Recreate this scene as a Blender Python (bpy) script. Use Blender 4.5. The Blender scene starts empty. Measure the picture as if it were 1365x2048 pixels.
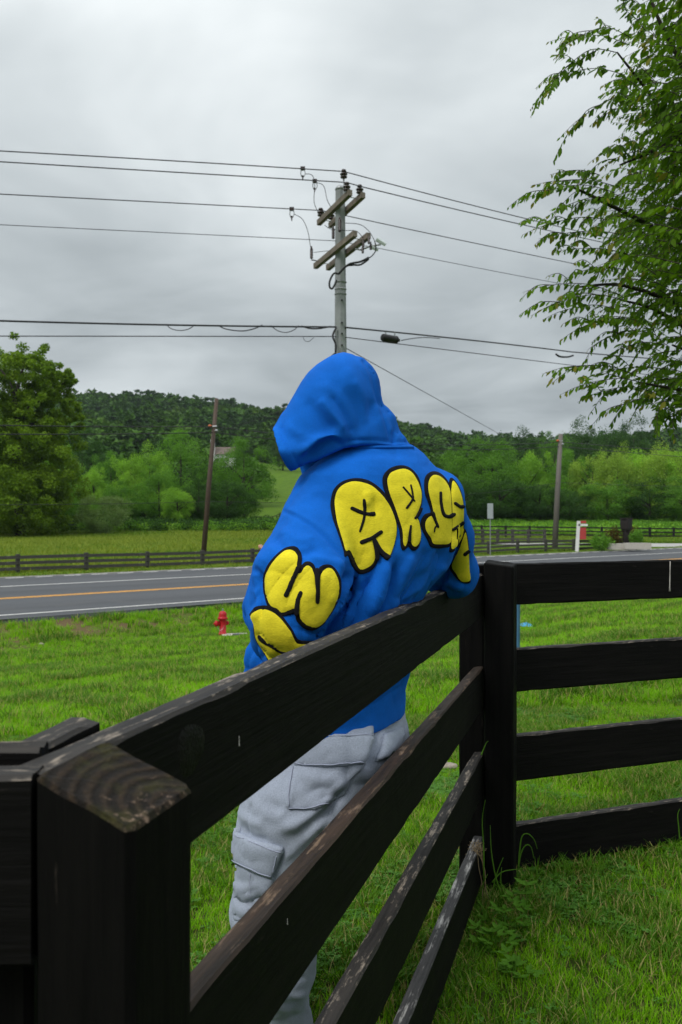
import bpy, bmesh, math, random
import numpy as np
from mathutils import Vector, Matrix, noise as mnoise
from mathutils.bvhtree import BVHTree
from mathutils.geometry import delaunay_2d_cdt

random.seed(7); np.random.seed(7)
scene = bpy.context.scene
COL = scene.collection

# ------------------------------------------------------------------ camera, sky, sun, exposure
F = 1700.0; CX = 682.5; HOR = 1031.0; EYE = 1.30
cam_d = bpy.data.cameras.new('camera'); cam = bpy.data.objects.new('camera', cam_d); COL.objects.link(cam)
cam.location = (0, 0, EYE); cam.rotation_euler = (math.radians(90), 0, 0)
cam_d.sensor_fit = 'VERTICAL'; cam_d.sensor_height = 36.0; cam_d.sensor_width = 24.0
cam_d.lens = F / 2048 * 36; cam_d.shift_y = (HOR - 1024) / 2048
cam_d.clip_start = 0.05; cam_d.clip_end = 4000
cam_d.dof.use_dof = True; cam_d.dof.focus_distance = 1.95; cam_d.dof.aperture_fstop = 10.0
scene.camera = cam

SUN_EL = math.radians(48); SUN_AZ = math.radians(-142)      # azimuth from +Y (view axis), negative = left
sun_dir = Vector((math.sin(SUN_AZ)*math.cos(SUN_EL), math.cos(SUN_AZ)*math.cos(SUN_EL), math.sin(SUN_EL)))
world = bpy.data.worlds.new('World'); scene.world = world; world.use_nodes = True
nt = world.node_tree; nt.nodes.clear()
def N(nt, t, **kw):
    n = nt.nodes.new(t)
    for k, v in kw.items():
        if k == 'inp':
            for a, b in v.items():
                n.inputs[a].default_value = b
        else: setattr(n, k, v)
    return n
def math_n(nt, op, a, b=None, clamp=False):
    n = nt.nodes.new('ShaderNodeMath'); n.operation = op; n.use_clamp = clamp
    for i, v in enumerate((a, b)):
        if v is None: continue
        if isinstance(v, (int, float)): n.inputs[i].default_value = v
        else: nt.links.new(v, n.inputs[i])
    return n.outputs[0]
def maprange(nt, v, a, b, c, d, smooth=False):
    n = nt.nodes.new('ShaderNodeMapRange'); n.interpolation_type = 'SMOOTHSTEP' if smooth else 'LINEAR'
    nt.links.new(v, n.inputs[0])
    for i, x in enumerate((a, b, c, d)): n.inputs[i+1].default_value = x
    return n.outputs[0]
def mix_rgb(nt, fac, a, b, blend='MIX'):
    n = nt.nodes.new('ShaderNodeMix'); n.data_type = 'RGBA'; n.blend_type = blend
    if isinstance(fac, (int, float)): n.inputs[0].default_value = fac
    else: nt.links.new(fac, n.inputs[0])
    for i, v in ((6, a), (7, b)):
        if isinstance(v, tuple): n.inputs[i].default_value = v if len(v) == 4 else v + (1,)
        else: nt.links.new(v, n.inputs[i])
    return n.outputs[2]

sky = N(nt, 'ShaderNodeTexSky', sky_type='NISHITA', sun_disc=False)
sky.sun_elevation = SUN_EL; sky.sun_rotation = SUN_AZ; sky.air_density = 1.0; sky.dust_density = 2.0
tc = N(nt, 'ShaderNodeTexCoord'); sep = N(nt, 'ShaderNodeSeparateXYZ')
nrm = N(nt, 'ShaderNodeVectorMath', operation='NORMALIZE'); nt.links.new(tc.outputs['Generated'], nrm.inputs[0])
nt.links.new(nrm.outputs[0], sep.inputs[0])
zc = math_n(nt, 'MAXIMUM', sep.outputs[2], 0.0)
den = math_n(nt, 'ADD', zc, 0.16)
cx = math_n(nt, 'DIVIDE', sep.outputs[0], den); cy = math_n(nt, 'DIVIDE', sep.outputs[1], den)
cmb = N(nt, 'ShaderNodeCombineXYZ'); nt.links.new(cx, cmb.inputs[0]); nt.links.new(cy, cmb.inputs[1]); cmb.inputs[2].default_value = 14.3
n1 = N(nt, 'ShaderNodeTexNoise', inp={'Scale': 0.75, 'Detail': 5.0, 'Roughness': 0.5, 'Distortion': 0.35}); nt.links.new(cmb.outputs[0], n1.inputs[0])
n2 = N(nt, 'ShaderNodeTexNoise', inp={'Scale': 1.5, 'Detail': 4.0, 'Roughness': 0.5, 'Distortion': 0.5}); nt.links.new(cmb.outputs[0], n2.inputs[0])
grad = maprange(nt, math_n(nt, 'POWER', zc, 1.5), 0.0, 1.0, 0.375, 1.18)       # overcast sky brightens towards the zenith
dots = N(nt, 'ShaderNodeVectorMath', operation='DOT_PRODUCT'); nt.links.new(nrm.outputs[0], dots.inputs[0]); dots.inputs[1].default_value = Vector((-0.30, 0.80, 0.50)).normalized()
glow = math_n(nt, 'POWER', math_n(nt, 'MAXIMUM', dots.outputs['Value'], 0.0), 12.0)
amp = math_n(nt, 'ADD', maprange(nt, n1.outputs[0], 0.3, 0.7, 0.74, 1.24), maprange(nt, n2.outputs[0], 0.3, 0.7, -0.19, 0.19))
lum = math_n(nt, 'MULTIPLY', math_n(nt, 'ADD', grad, math_n(nt, 'MULTIPLY', glow, 0.12)), amp)
tint = mix_rgb(nt, maprange(nt, lum, 0.35, 0.85, 0, 1), (0.87, 0.97, 1.02), (0.955, 1.005, 1.015))
vm = N(nt, 'ShaderNodeVectorMath', operation='SCALE'); nt.links.new(tint, vm.inputs[0]); nt.links.new(lum, vm.inputs['Scale'])
bg_c = N(nt, 'ShaderNodeBackground'); nt.links.new(vm.outputs[0], bg_c.inputs[0]); bg_c.inputs[1].default_value = 1.0
bg_s = N(nt, 'ShaderNodeBackground'); nt.links.new(sky.outputs[0], bg_s.inputs[0]); bg_s.inputs[1].default_value = 0.10
mx = N(nt, 'ShaderNodeMixShader'); mx.inputs[0].default_value = 0.98
wo = N(nt, 'ShaderNodeOutputWorld'); nt.links.new(bg_s.outputs[0], mx.inputs[1]); nt.links.new(bg_c.outputs[0], mx.inputs[2]); nt.links.new(mx.outputs[0], wo.inputs[0])

sd = bpy.data.lights.new('sun', 'SUN'); sd.energy = 1.5; sd.angle = math.radians(22); sd.color = (1.0, 0.97, 0.92)
so = bpy.data.objects.new('sun', sd); COL.objects.link(so); so.location = (-20, 20, 40)
so.rotation_euler = (-sun_dir).to_track_quat('-Z', 'Y').to_euler()
scene.view_settings.view_transform = 'Standard'; scene.view_settings.look = 'None'
scene.view_settings.exposure = 0.32; scene.view_settings.gamma = 1.0; scene.view_settings.use_curve_mapping = False
scene.render.engine = 'CYCLES'
scene.cycles.max_bounces = 5; scene.cycles.transparent_max_bounces = 6; scene.cycles.diffuse_bounces = 2
scene.cycles.glossy_bounces = 2; scene.cycles.volume_bounces = 0; scene.cycles.caustics_reflective = False
scene.cycles.use_denoising = True

# ------------------------------------------------------------------ helpers
def P(px, py, z):
    return Vector(((px - CX) / F * z, z, EYE + (HOR - py) / F * z))
def tag(o, label=None, cat=None, group=None, kind=None):
    if label: o['label'] = label
    if cat: o['category'] = cat
    if group: o['group'] = group
    if kind: o['kind'] = kind
    return o
def link(o, parent=None):
    COL.objects.link(o)
    if parent is not None: o.parent = parent
    return o
def empty(name, loc=(0, 0, 0), rz=0):
    o = bpy.data.objects.new(name, None); o.location = loc; o.rotation_euler = (0, 0, rz); o.empty_display_size = 0.1
    COL.objects.link(o); return o
def mesh_obj(name, verts, faces, mats, parent=None, smooth=True, fmat=None, local=True):
    """verts in world coordinates; stored relative to the parent's location (parents are unrotated unless local is False)"""
    m = bpy.data.meshes.new(name)
    v = np.asarray(verts, dtype=np.float64)
    if parent is not None and local: v = v - np.array(parent.location)
    m.from_pydata(v.tolist(), [], [list(map(int, f)) for f in faces]) if not isinstance(faces, np.ndarray) else fast_mesh(m, v, faces)
    for k in (mats if isinstance(mats, (list, tuple)) else [mats]): m.materials.append(k)
    if fmat is not None: m.polygons.foreach_set('material_index', np.asarray(fmat, dtype=np.int32))
    m.polygons.foreach_set('use_smooth', [smooth]*len(m.polygons)); m.update()
    o = bpy.data.objects.new(name, m); return link(o, parent)
def fast_mesh(m, v, f):
    k = f.shape[1]
    m.vertices.add(len(v)); m.vertices.foreach_set('co', v.astype(np.float32).ravel())
    m.loops.add(f.size); m.loops.foreach_set('vertex_index', f.astype(np.int32).ravel())
    m.polygons.add(len(f)); m.polygons.foreach_set('loop_start', np.arange(0, f.size, k, dtype=np.int32))
    m.polygons.foreach_set('loop_total', np.full(len(f), k, dtype=np.int32)); m.update(calc_edges=True)
class MB:
    def __init__(s): s.v = []; s.f = []; s.m = []
    def add(s, verts, faces, mi=0):
        b = len(s.v); s.v += [tuple(x) for x in verts]; s.f += [[b+i for i in f] for f in faces]; s.m += [mi]*len(faces); return s
    def box(s, c, size, rz=0, mi=0, rot=None):
        c = Vector(c); R = rot if rot is not None else Matrix.Rotation(rz, 3, 'Z')
        hx, hy, hz = [q/2 for q in size]
        vs = [c + R @ Vector((x*hx, y*hy, z*hz)) for x in (-1, 1) for y in (-1, 1) for z in (-1, 1)]
        return s.add(vs, [(0,1,3,2),(4,6,7,5),(0,4,5,1),(2,3,7,6),(0,2,6,4),(1,5,7,3)], mi)
    def tube(s, pts, r, n=6, mi=0, cap=True):
        pts = [Vector(p) for p in pts]; rs = r if isinstance(r, (list, tuple)) else [r]*len(pts)
        b = len(s.v); up = Vector((0, 0, 1)); prev = None
        for i, p in enumerate(pts):
            d = (pts[min(i+1, len(pts)-1)] - pts[max(i-1, 0)]).normalized()
            if prev is None:
                a = d.cross(up) if abs(d.z) < 0.95 else d.cross(Vector((1, 0, 0)))
            else: a = prev - d*prev.dot(d)
            a.normalize(); prev = a; c = d.cross(a)
            for k in range(n):
                t = 2*math.pi*k/n; s.v.append(tuple(p + (a*math.cos(t) + c*math.sin(t))*rs[i]))
        for i in range(len(pts)-1):
            for k in range(n):
                s.f.append([b+i*n+k, b+i*n+(k+1) % n, b+(i+1)*n+(k+1) % n, b+(i+1)*n+k]); s.m.append(mi)
        if cap:
            s.f.append([b+k for k in range(n)][::-1]); s.m.append(mi)
            s.f.append([b+(len(pts)-1)*n+k for k in range(n)]); s.m.append(mi)
        return s
    def lathe(s, base, prof, n=16, axis=(0, 0, 1), mi=0):
        ax = Vector(axis).normalized(); base = Vector(base)
        return s.tube_profile([base + ax*h for r, h in prof], [r for r, h in prof], ax, n, mi)
    def tube_profile(s, pts, rs, ax, n, mi):
        a = ax.cross(Vector((0, 0, 1))) if abs(ax.z) < 0.95 else Vector((1, 0, 0)); a.normalize(); c = ax.cross(a); b = len(s.v)
        for p, r in zip(pts, rs):
            for k in range(n):
                t = 2*math.pi*k/n; s.v.append(tuple(p + (a*math.cos(t) + c*math.sin(t))*r))
        for i in range(len(pts)-1):
            for k in range(n):
                s.f.append([b+i*n+k, b+i*n+(k+1) % n, b+(i+1)*n+(k+1) % n, b+(i+1)*n+k]); s.m.append(mi)
        s.f.append([b+k for k in range(n)][::-1]); s.m.append(mi); s.f.append([b+(len(pts)-1)*n+k for k in range(n)]); s.m.append(mi)
        return s
    def build(s, name, mats, parent=None, smooth=False):
        return mesh_obj(name, s.v, s.f, mats, parent, smooth, s.m)
def catmull(pts, closed=False, sub=5):
    pts = [Vector(p) for p in pts]; n = len(pts); out = []
    rng = range(n) if closed else range(n-1)
    for i in rng:
        if closed: a, b, c, d = pts[(i-1) % n], pts[i], pts[(i+1) % n], pts[(i+2) % n]
        else: a, b, c, d = pts[max(i-1, 0)], pts[i], pts[i+1], pts[min(i+2, n-1)]
        for k in range(sub):
            t = k/sub; out.append(0.5*((2*b) + (c-a)*t + (2*a-5*b+4*c-d)*t*t + (3*b-a-3*c+d)*t**3))
    if not closed: out.append(pts[-1])
    return out

# ------------------------------------------------------------------ materials
def new_mat(name):
    m = bpy.data.materials.new(name); m.use_nodes = True; t = m.node_tree; t.nodes.clear()
    out = N(t, 'ShaderNodeOutputMaterial'); b = N(t, 'ShaderNodeBsdfPrincipled'); t.links.new(b.outputs[0], out.inputs[0])
    return m, t, b
def bump(t, b, h, strength=0.3, dist=0.01):
    n = N(t, 'ShaderNodeBump', inp={'Strength': strength, 'Distance': dist}); t.links.new(h, n.inputs['Height']); t.links.new(n.outputs[0], b.inputs['Normal']); return n
def coords(t, kind='Object', scale=(1, 1, 1), loc=(0, 0, 0)):
    c = N(t, 'ShaderNodeTexCoord'); mp = N(t, 'ShaderNodeMapping'); t.links.new(c.outputs[kind], mp.inputs[0])
    mp.inputs['Scale'].default_value = scale; mp.inputs['Location'].default_value = loc; return mp.outputs[0]
def noise_n(t, vec, scale, detail=4, rough=0.5, dist=0.0):
    n = N(t, 'ShaderNodeTexNoise', inp={'Scale': scale, 'Detail': detail, 'Roughness': rough, 'Distortion': dist}); t.links.new(vec, n.inputs[0]); return n.outputs[0]
def simple_mat(name, col, rough=0.6, metal=0.0, var=0.15, nscale=8, bmp=0.0, spec=0.3):
    m, t, b = new_mat(name); v = coords(t)
    n = noise_n(t, v, nscale, 5, 0.6)
    lo = tuple(c*(1-var) for c in col); hi = tuple(min(1, c*(1+var)) for c in col)
    t.links.new(mix_rgb(t, maprange(t, n, 0.3, 0.7, 0, 1), lo, hi), b.inputs['Base Color'])
    b.inputs['Roughness'].default_value = rough; b.inputs['Metallic'].default_value = metal; b.inputs['Specular IOR Level'].default_value = spec
    if bmp: bump(t, b, noise_n(t, v, nscale*4, 4, 0.6), bmp, 0.01)
    return m
def foliage_mat(name, dark, light, scale=0.35, transl=0.35, rnd=True, spec=0.06):
    m = bpy.data.materials.new(name); m.use_nodes = True; t = m.node_tree; t.nodes.clear()
    out = N(t, 'ShaderNodeOutputMaterial'); geo = N(t, 'ShaderNodeNewGeometry'); oi = N(t, 'ShaderNodeObjectInfo')
    n = noise_n(t, geo.outputs['Position'], scale, 4, 0.6)
    isl = geo.outputs['Random Per Island']
    f = math_n(t, 'ADD', math_n(t, 'MULTIPLY', maprange(t, n, 0.3, 0.7, 0, 1), 0.5), math_n(t, 'MULTIPLY', isl, 0.35))
    if rnd: f = math_n(t, 'ADD', f, math_n(t, 'MULTIPLY', oi.outputs['Random'], 0.25))
    c = mix_rgb(t, f, dark, light)
    b = N(t, 'ShaderNodeBsdfPrincipled', inp={'Roughness': 0.5, 'Specular IOR Level': spec}); t.links.new(c, b.inputs['Base Color'])
    tr = N(t, 'ShaderNodeBsdfTranslucent'); t.links.new(mix_rgb(t, 1.0, c, (1.25, 1.3, 0.5), 'MULTIPLY'), tr.inputs[0])
    mx = N(t, 'ShaderNodeMixShader'); mx.inputs[0].default_value = transl
    t.links.new(b.outputs[0], mx.inputs[1]); t.links.new(tr.outputs[0], mx.inputs[2]); t.links.new(mx.outputs[0], out.inputs[0])
    return m
def wood_mat(name, axis, base, grain, worn, wear=0.5, wear_scale=1.0, spec=0.25):
    """painted board or post: grain streaks along the axis, worn patches, fine relief"""
    m, t, b = new_mat(name)
    sc = [14, 14, 14]; sc[axis] = 0.9
    v = coords(t, 'Object', tuple(sc)); g = noise_n(t, v, 4.0, 6, 0.65, 0.3)
    sc2 = [60, 60, 60]; sc2[axis] = 3.0
    v2 = coords(t, 'Object', tuple(sc2)); g2 = noise_n(t, v2, 2.0, 4, 0.6)
    sc3 = [5, 5, 5]; sc3[axis] = 1.6
    v3 = coords(t, 'Object', tuple(sc3)); w = noise_n(t, v3, 3.0*wear_scale, 6, 0.68)
    c = mix_rgb(t, maprange(t, g, 0.35, 0.7, 0, 1), base, grain)
    wf = maprange(t, math_n(t, 'ADD', math_n(t, 'MULTIPLY', w, 0.6), math_n(t, 'MULTIPLY', g2, 0.4)), 0.64-0.16*wear, 0.72-0.1*wear, 0, 1)
    c = mix_rgb(t, wf, c, worn)
    t.links.new(c, b.inputs['Base Color']); b.inputs['Roughness'].default_value = 0.62; b.inputs['Specular IOR Level'].default_value = spec
    h = math_n(t, 'ADD', math_n(t, 'MULTIPLY', g, 0.6), math_n(t, 'MULTIPLY', g2, 0.4)); bump(t, b, h, 0.7, 0.004)
    return m
# ------------------------------------------------------------------ terrain
UD = np.array((0.785, 0.62)); VD = np.array((-0.62, 0.785))      # along / across the road
def sstep(x, a, b):
    t = np.clip((x - a)/(b - a), 0, 1); return t*t*(3 - 2*t)
RIDGE_PX = [-1500, -400, 0, 150, 260, 400, 480, 560, 700, 800, 880, 1000, 1100, 1250, 1365, 1800, 3000]
RIDGE_Y = [850, 820, 798, 790, 790, 803, 812, 822, 834, 846, 864, 878, 884, 872, 860, 850, 860]
PROF_V = [-400, -50, 2.0, 7, 18.3, 20.6, 22.1, 22.3, 34.2, 34.4, 36, 38, 45, 4000]
PROF_H = [1.1, 1.15, 1.29, 1.74, 2.96, 2.98, 2.76, 2.70, 2.50, 2.49, 2.56, 2.60, 2.50, 2.45]
def snoise(x, y, s, seed=0.0):
    return (np.sin(x*s*1.3+seed)*np.cos(y*s*1.7-seed*1.3) + 0.5*np.sin(x*s*2.9-y*s*2.1+seed*2) + 0.3*np.sin(x*s*5.3+y*s*4.1+seed*.7))/1.8
def ground_z(x, y):
    x = np.asarray(x, float); y = np.asarray(y, float)
    v = x*VD[0] + y*VD[1]
    H = np.interp(v, PROF_V, PROF_H)
    z = EYE - H
    rough = np.clip((v-3)/6, 0, 1)*(1 - sstep(v, 21.5, 22.2)) + sstep(v, 38, 60)
    z = z + (0.02 + 0.03*sstep(v, 40, 60))*snoise(x, y, 0.55, 1.3)*rough
    z = z + 1.15*sstep(y, 82, 116)
    px = x/np.maximum(y, 1)*F + CX
    ridge = (HOR - np.interp(px, RIDGE_PX, RIDGE_Y))*620/F - 9
    t = np.clip((y - 150)/470, 0, 1)
    z = z + np.where(y > 150, ridge*(t**1.25)*(1 + 0*t), 0) + sstep(y, 180, 320)*3.5*snoise(x, y, 0.018, 2.0)*(t < 0.97)
    z = z - 40*sstep(y, 660, 1400)
    return z
def spaced(a, b, n, p=2.0, pos=0.0):
    t = np.linspace(-1, 1, n); s = np.sign(t)*np.abs(t)**p
    return np.where(s < 0, pos + (pos-a)*s, pos + (b-pos)*s)
gx = spaced(-1500, 1500, 261, 2.6); gy = np.concatenate([-np.linspace(20, 0.0, 12, endpoint=False)**1.6, np.linspace(0, 1, 300)**2.2*2200])
GX, GY = np.meshgrid(gx, gy, indexing='ij'); GZ = ground_z(GX, GY)
gv = np.stack([GX, GY, GZ], -1).reshape(-1, 3); nx_, ny_ = GX.shape
ii, jj = np.meshgrid(np.arange(nx_-1), np.arange(ny_-1), indexing='ij'); b0 = (ii*ny_+jj).ravel()
gf = np.stack([b0, b0+ny_, b0+ny_+1, b0+1], -1)
m_ground, t, b = new_mat('turf_soil')
geo = N(t, 'ShaderNodeNewGeometry')
n_a = noise_n(t, geo.outputs['Position'], 0.5, 5, 0.6); n_b = noise_n(t, geo.outputs['Position'], 6, 5, 0.7); n_c = noise_n(t, geo.outputs['Position'], 45, 3, 0.6)
c = mix_rgb(t, maprange(t, n_a, 0.35, 0.65, 0, 1), (0.080, 0.19, 0.006), (0.14, 0.28, 0.010))
c = mix_rgb(t, maprange(t, n_b, 0.45, 0.75, 0, 0.6), c, (0.14, 0.19, 0.025))
c = mix_rgb(t, maprange(t, n_c, 0.35, 0.75, 0.45, 0), c, (0.022, 0.040, 0.008))
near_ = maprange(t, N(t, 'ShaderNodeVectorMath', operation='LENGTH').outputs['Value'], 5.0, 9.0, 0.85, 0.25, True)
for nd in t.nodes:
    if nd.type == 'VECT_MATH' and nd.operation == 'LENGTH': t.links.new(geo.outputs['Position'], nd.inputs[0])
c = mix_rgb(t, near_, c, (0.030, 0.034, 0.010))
vdot = N(t, 'ShaderNodeVectorMath', operation='DOT_PRODUCT', inp={1: (VD[0], VD[1], 0)}); t.links.new(geo.outputs['Position'], vdot.inputs[0])
band = math_n(t, 'MULTIPLY', maprange(t, vdot.outputs['Value'], 18.5, 20.5, 0, 1, True), maprange(t, vdot.outputs['Value'], 22.0, 24.0, 1, 0, True))
dirt = math_n(t, 'MULTIPLY', band, maprange(t, noise_n(t, geo.outputs['Position'], 0.9, 5, 0.7), 0.42, 0.55, 0, 0.95))
c = mix_rgb(t, dirt, c, (0.13, 0.088, 0.048))
t.links.new(c, b.inputs['Base Color']); b.inputs['Roughness'].default_value = 0.9; b.inputs['Specular IOR Level'].default_value = 0.1
bump(t, b, n_c, 0.8, 0.03)
tag(mesh_obj('ground', gv, gf, m_ground, smooth=True), kind='structure')

# ------------------------------------------------------------------ road
def uv_pt(u, v, dz=0.0):
    p = UD*u + VD*v; H = np.interp(v, [22.3, 34.2], [2.64, 2.44]); return (p[0], p[1], EYE - H + dz)
def strip(name, v0, v1, dz, mat, u0=-120, u1=330, segs=60, wob=0.0, parent=None, kind='structure'):
    vs = []; fs = []
    for i in range(segs+1):
        u = u0 + (u1-u0)*i/segs; w = wob*mnoise.noise(Vector((u*0.7, v0, 0)))
        vs += [uv_pt(u, v0 + w, dz), uv_pt(u, v1, dz)]
        if i: fs.append((2*i-2, 2*i, 2*i+1, 2*i-1))
    o = mesh_obj(name, vs, fs, mat, parent, False)
    if kind: tag(o, kind=kind)
    return o
m_asph, t, b = new_mat('asphalt'); v = N(t, 'ShaderNodeNewGeometry').outputs['Position']
rot = N(t, 'ShaderNodeVectorRotate', rotation_type='Z_AXIS'); rot.inputs['Angle'].default_value = -math.atan2(UD[1], UD[0]); t.links.new(v, rot.inputs[0])
mp = N(t, 'ShaderNodeMapping'); mp.inputs['Scale'].default_value = (0.03, 1.3, 1); t.links.new(rot.outputs[0], mp.inputs[0])
streak = noise_n(t, mp.outputs[0], 1.2, 4, 0.5); fine = noise_n(t, v, 40, 3, 0.7); blot = noise_n(t, v, 0.8, 4, 0.6)
c = mix_rgb(t, maprange(t, streak, 0.35, 0.65, 0, 1), (0.046, 0.051, 0.060), (0.070, 0.076, 0.087))
c = mix_rgb(t, maprange(t, fine, 0.3, 0.7, 0, 0.5), c, (0.045, 0.045, 0.048)); c = mix_rgb(t, maprange(t, blot, 0.55, 0.75, 0, 0.4), c, (0.10, 0.098, 0.095))
t.links.new(c, b.inputs['Base Color']); b.inputs['Roughness'].default_value = 0.8; bump(t, b, fine, 0.4, 0.01)
def paint_mat(name, col):
    m, t, b = new_mat(name); v = N(t, 'ShaderNodeNewGeometry').outputs['Position']
    n = noise_n(t, v, 5, 6, 0.75); c = mix_rgb(t, maprange(t, n, 0.52, 0.72, 0, 0.6), col, (0.16, 0.16, 0.16))
    t.links.new(c, b.inputs['Base Color']); b.inputs['Roughness'].default_value = 0.6; return m
m_white = paint_mat('white_road_paint', (0.60, 0.60, 0.58)); m_yel = paint_mat('yellow_road_paint', (0.80, 0.37, 0.025))
m_gravel = simple_mat('shoulder_gravel', (0.20, 0.19, 0.17), 0.95, var=0.4, nscale=6, bmp=0.5)
road = strip('road', 22.3, 34.2, 0.0, m_asph, wob=0.12)
strip('shoulder_gravel', 34.2, 34.75, 0.004, m_gravel, wob=0.1)
# near kerb side of the carriageway: a broken asphalt edge with depth
vs = []; fs = []
for i in range(151):
    u = -60+i*1.2; w = 0.12*mnoise.noise(Vector((u*0.7, 22.3, 0))); a = Vector(uv_pt(u, 22.3+w-0.001, -0.001)); vs += [a, a + Vector((0.03, -0.04, -0.14))]
    if i: fs.append((2*i-2, 2*i-1, 2*i+1, 2*i))
tag(mesh_obj('road_edge', vs, fs, m_asph, None, False), kind='structure')
tag(strip('edge_line', 23.0, 23.14, 0.004, m_white, kind=None), kind='structure')
tag(strip('centre_line', 26.85, 26.97, 0.004, m_yel, kind=None), kind='structure'); tag(strip('centre_line', 27.07, 27.19, 0.004, m_yel, kind=None), kind='structure')
tag(strip('lane_line', 30.7, 30.86, 0.004, m_white, u1=58.0, kind=None), kind='structure')
for k in range(12): tag(strip('lane_dash', 30.7, 30.86, 0.004, m_white, u0=60.0+k*7.5, u1=62.6+k*7.5, segs=2, kind=None), kind='structure')
tag(strip('turn_mark', 28.9, 29.2, 0.004, m_white, u0=20.2, u1=22.6, segs=2, kind=None), kind='structure')
rb = MB()                       # rumble dashes along the far edge
for k in range(170):
    u = -30+k*1.15; rb.add([uv_pt(u, 33.95, .004), uv_pt(u+.7, 33.95, .004), uv_pt(u+.7, 34.10, .004), uv_pt(u, 34.10, .004)], [(0, 1, 2, 3)])
tag(rb.build('rumble_strip', m_white), kind='structure')

# gravel drive beyond the road on the right
m_drive = simple_mat('pale_gravel', (0.36, 0.35, 0.34), 0.95, var=0.15, nscale=3, bmp=0.4)
def sheet(name, poly, dz, mat, kind='structure', sub=24):
    """strip between two polylines given as (near, far) ground points"""
    vs = []; fs = []; na = [Vector((*p, 0)) for p in poly[0]]; fa = [Vector((*p, 0)) for p in poly[1]]
    A = catmull(na, False, sub); B = catmull(fa, False, sub); w = 5
    for i in range(len(A)):
        for k in range(w+1):
            q = A[i].lerp(B[i], k/w); vs.append((q.x, q.y, float(ground_z(q.x, q.y)) + dz))
        if i:
            for k in range(w): a = (i-1)*(w+1)+k; fs.append((a, a+w+1, a+w+2, a+1))
    return tag(mesh_obj(name, vs, fs, mat), kind=kind)
sheet('gravel_drive', ([(12.0, 72.5), (22, 71), (33, 66.5), (60, 69)], [(12.0, 76.5), (22, 75), (35, 77), (60, 79)]), 0.05, m_drive)
sheet('farm_track', ([(-14.8, 128), (-12.4, 131), (-11.0, 128), (-5, 124)], [(-15.4, 132), (-12.9, 136), (-10, 134), (-5, 130)]), 0.06, m_drive)
# ------------------------------------------------------------------ near black board fence
m_wood = wood_mat('black_stained_wood', 0, (0.0022, 0.0021, 0.0021), (0.0065, 0.0058, 0.0056), (0.035, 0.030, 0.027), 0.05, 1.5, 0.10)
m_woodp = wood_mat('black_stained_post', 2, (0.0018, 0.0018, 0.0018), (0.005, 0.0046, 0.0043), (0.05, 0.04, 0.033), 0.05, 1.2, 0.09)
m_top1 = wood_mat('board_top_black_worn', 0, (0.012, 0.011, 0.011), (0.040, 0.035, 0.031), (0.30, 0.25, 0.20), 0.66, 5.0)
m_top2 = wood_mat('board_top_bare_brown', 0, (0.012, 0.009, 0.007), (0.060, 0.038, 0.026), (0.22, 0.15, 0.10), 0.55, 2.2)
m_top4 = wood_mat('board_top_peeling_pale', 0, (0.02, 0.02, 0.021), (0.06, 0.058, 0.058), (0.45, 0.44, 0.42), 0.75, 1.3)
m_knot = simple_mat('knot_wood', (0.005, 0.0045, 0.0045), 0.5, var=0.5, nscale=30, bmp=0.3, spec=0.15)
m_scr = simple_mat('pale_scratch', (0.42, 0.40, 0.37), 0.8, var=0.3, nscale=40)

def plank_mesh(name, L, hgt, th, mats, seed, segs=None, split=True, wob=0.0011, cham=0.004):
    """board along local x, centred in y/z; profile with chamfers, its edges a little wavy; slot 1 is the top edge"""
    segs = segs or max(6, int(L/0.03)); rnd = random.Random(seed)
    prof = []
    hy, hz, c = th/2, hgt/2, cham
    prof = [(-hy, -hz+c), (-hy, -hz/3), (-hy, hz/3), (-hy, hz-c), (-hy+c, hz), (0, hz), (hy-c, hz), (hy, hz-c), (hy, 0), (hy, -hz+c), (hy-c, -hz), (-hy+c, -hz)]
    n = len(prof); V = []; Fc = []; Fm = []
    for i in range(segs+1):
        x = -L/2 + L*i/segs
        for k, (y, z) in enumerate(prof):
            d = mnoise.noise(Vector((x*3.5, seed*7.1 + (1 if z > 0 else 5), y*30)))*wob*0.5 + mnoise.noise(Vector((x*22, seed*3.3+z*40, y*60)))*wob*0.8
            chip = 0
            if abs(z) > hz-c*1.5:
                q = mnoise.noise(Vector((x*9+seed, y*90, 3))); chip = -max(0, q-0.25)*0.012
            V.append((x, y + d*0.5, z + (d+chip)*(1 if z > 0 else -1)))
    for i in range(segs):
        for k in range(n):
            Fc.append((i*n+k, i*n+(k+1) % n, (i+1)*n+(k+1) % n, (i+1)*n+k)[::-1]); Fm.append(1 if k in (3, 4, 5, 6) and len(mats) > 1 else 0)
    Fc.append(tuple(range(n))); Fm.append(0); Fc.append(tuple(segs*n+k for k in range(n))[::-1]); Fm.append(0)
    me = bpy.data.meshes.new(name); me.from_pydata(V, [], Fc)
    for m in mats: me.materials.append(m)
    me.polygons.foreach_set('material_index', Fm); me.update(); return me
def place_board(parent, a, b, top_z, hgt, th, mats, seed, side=1, name='board', top_z2=None, mesh=None):
    """a, b: XY of the front line; board lies behind it (side=1: to the left of a->b)"""
    a = Vector((a[0], a[1])); b = Vector((b[0], b[1])); d = (b-a); L = d.length; d.normalize(); nn = Vector((-d.y, d.x))*side
    mid = (a+b)/2 + nn*th/2
    me = mesh or plank_mesh(name, L, hgt, th, mats, seed)
    o = bpy.data.objects.new(name, me); COL.objects.link(o)
    z2 = top_z if top_z2 is None else top_z2
    o.rotation_euler = (0, -math.atan2(z2-top_z, L), math.atan2(d.y, d.x))
    o.location = Vector((mid.x, mid.y, (top_z+z2)/2 - hgt/2)) - parent.location
    o.parent = parent; return o
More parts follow.
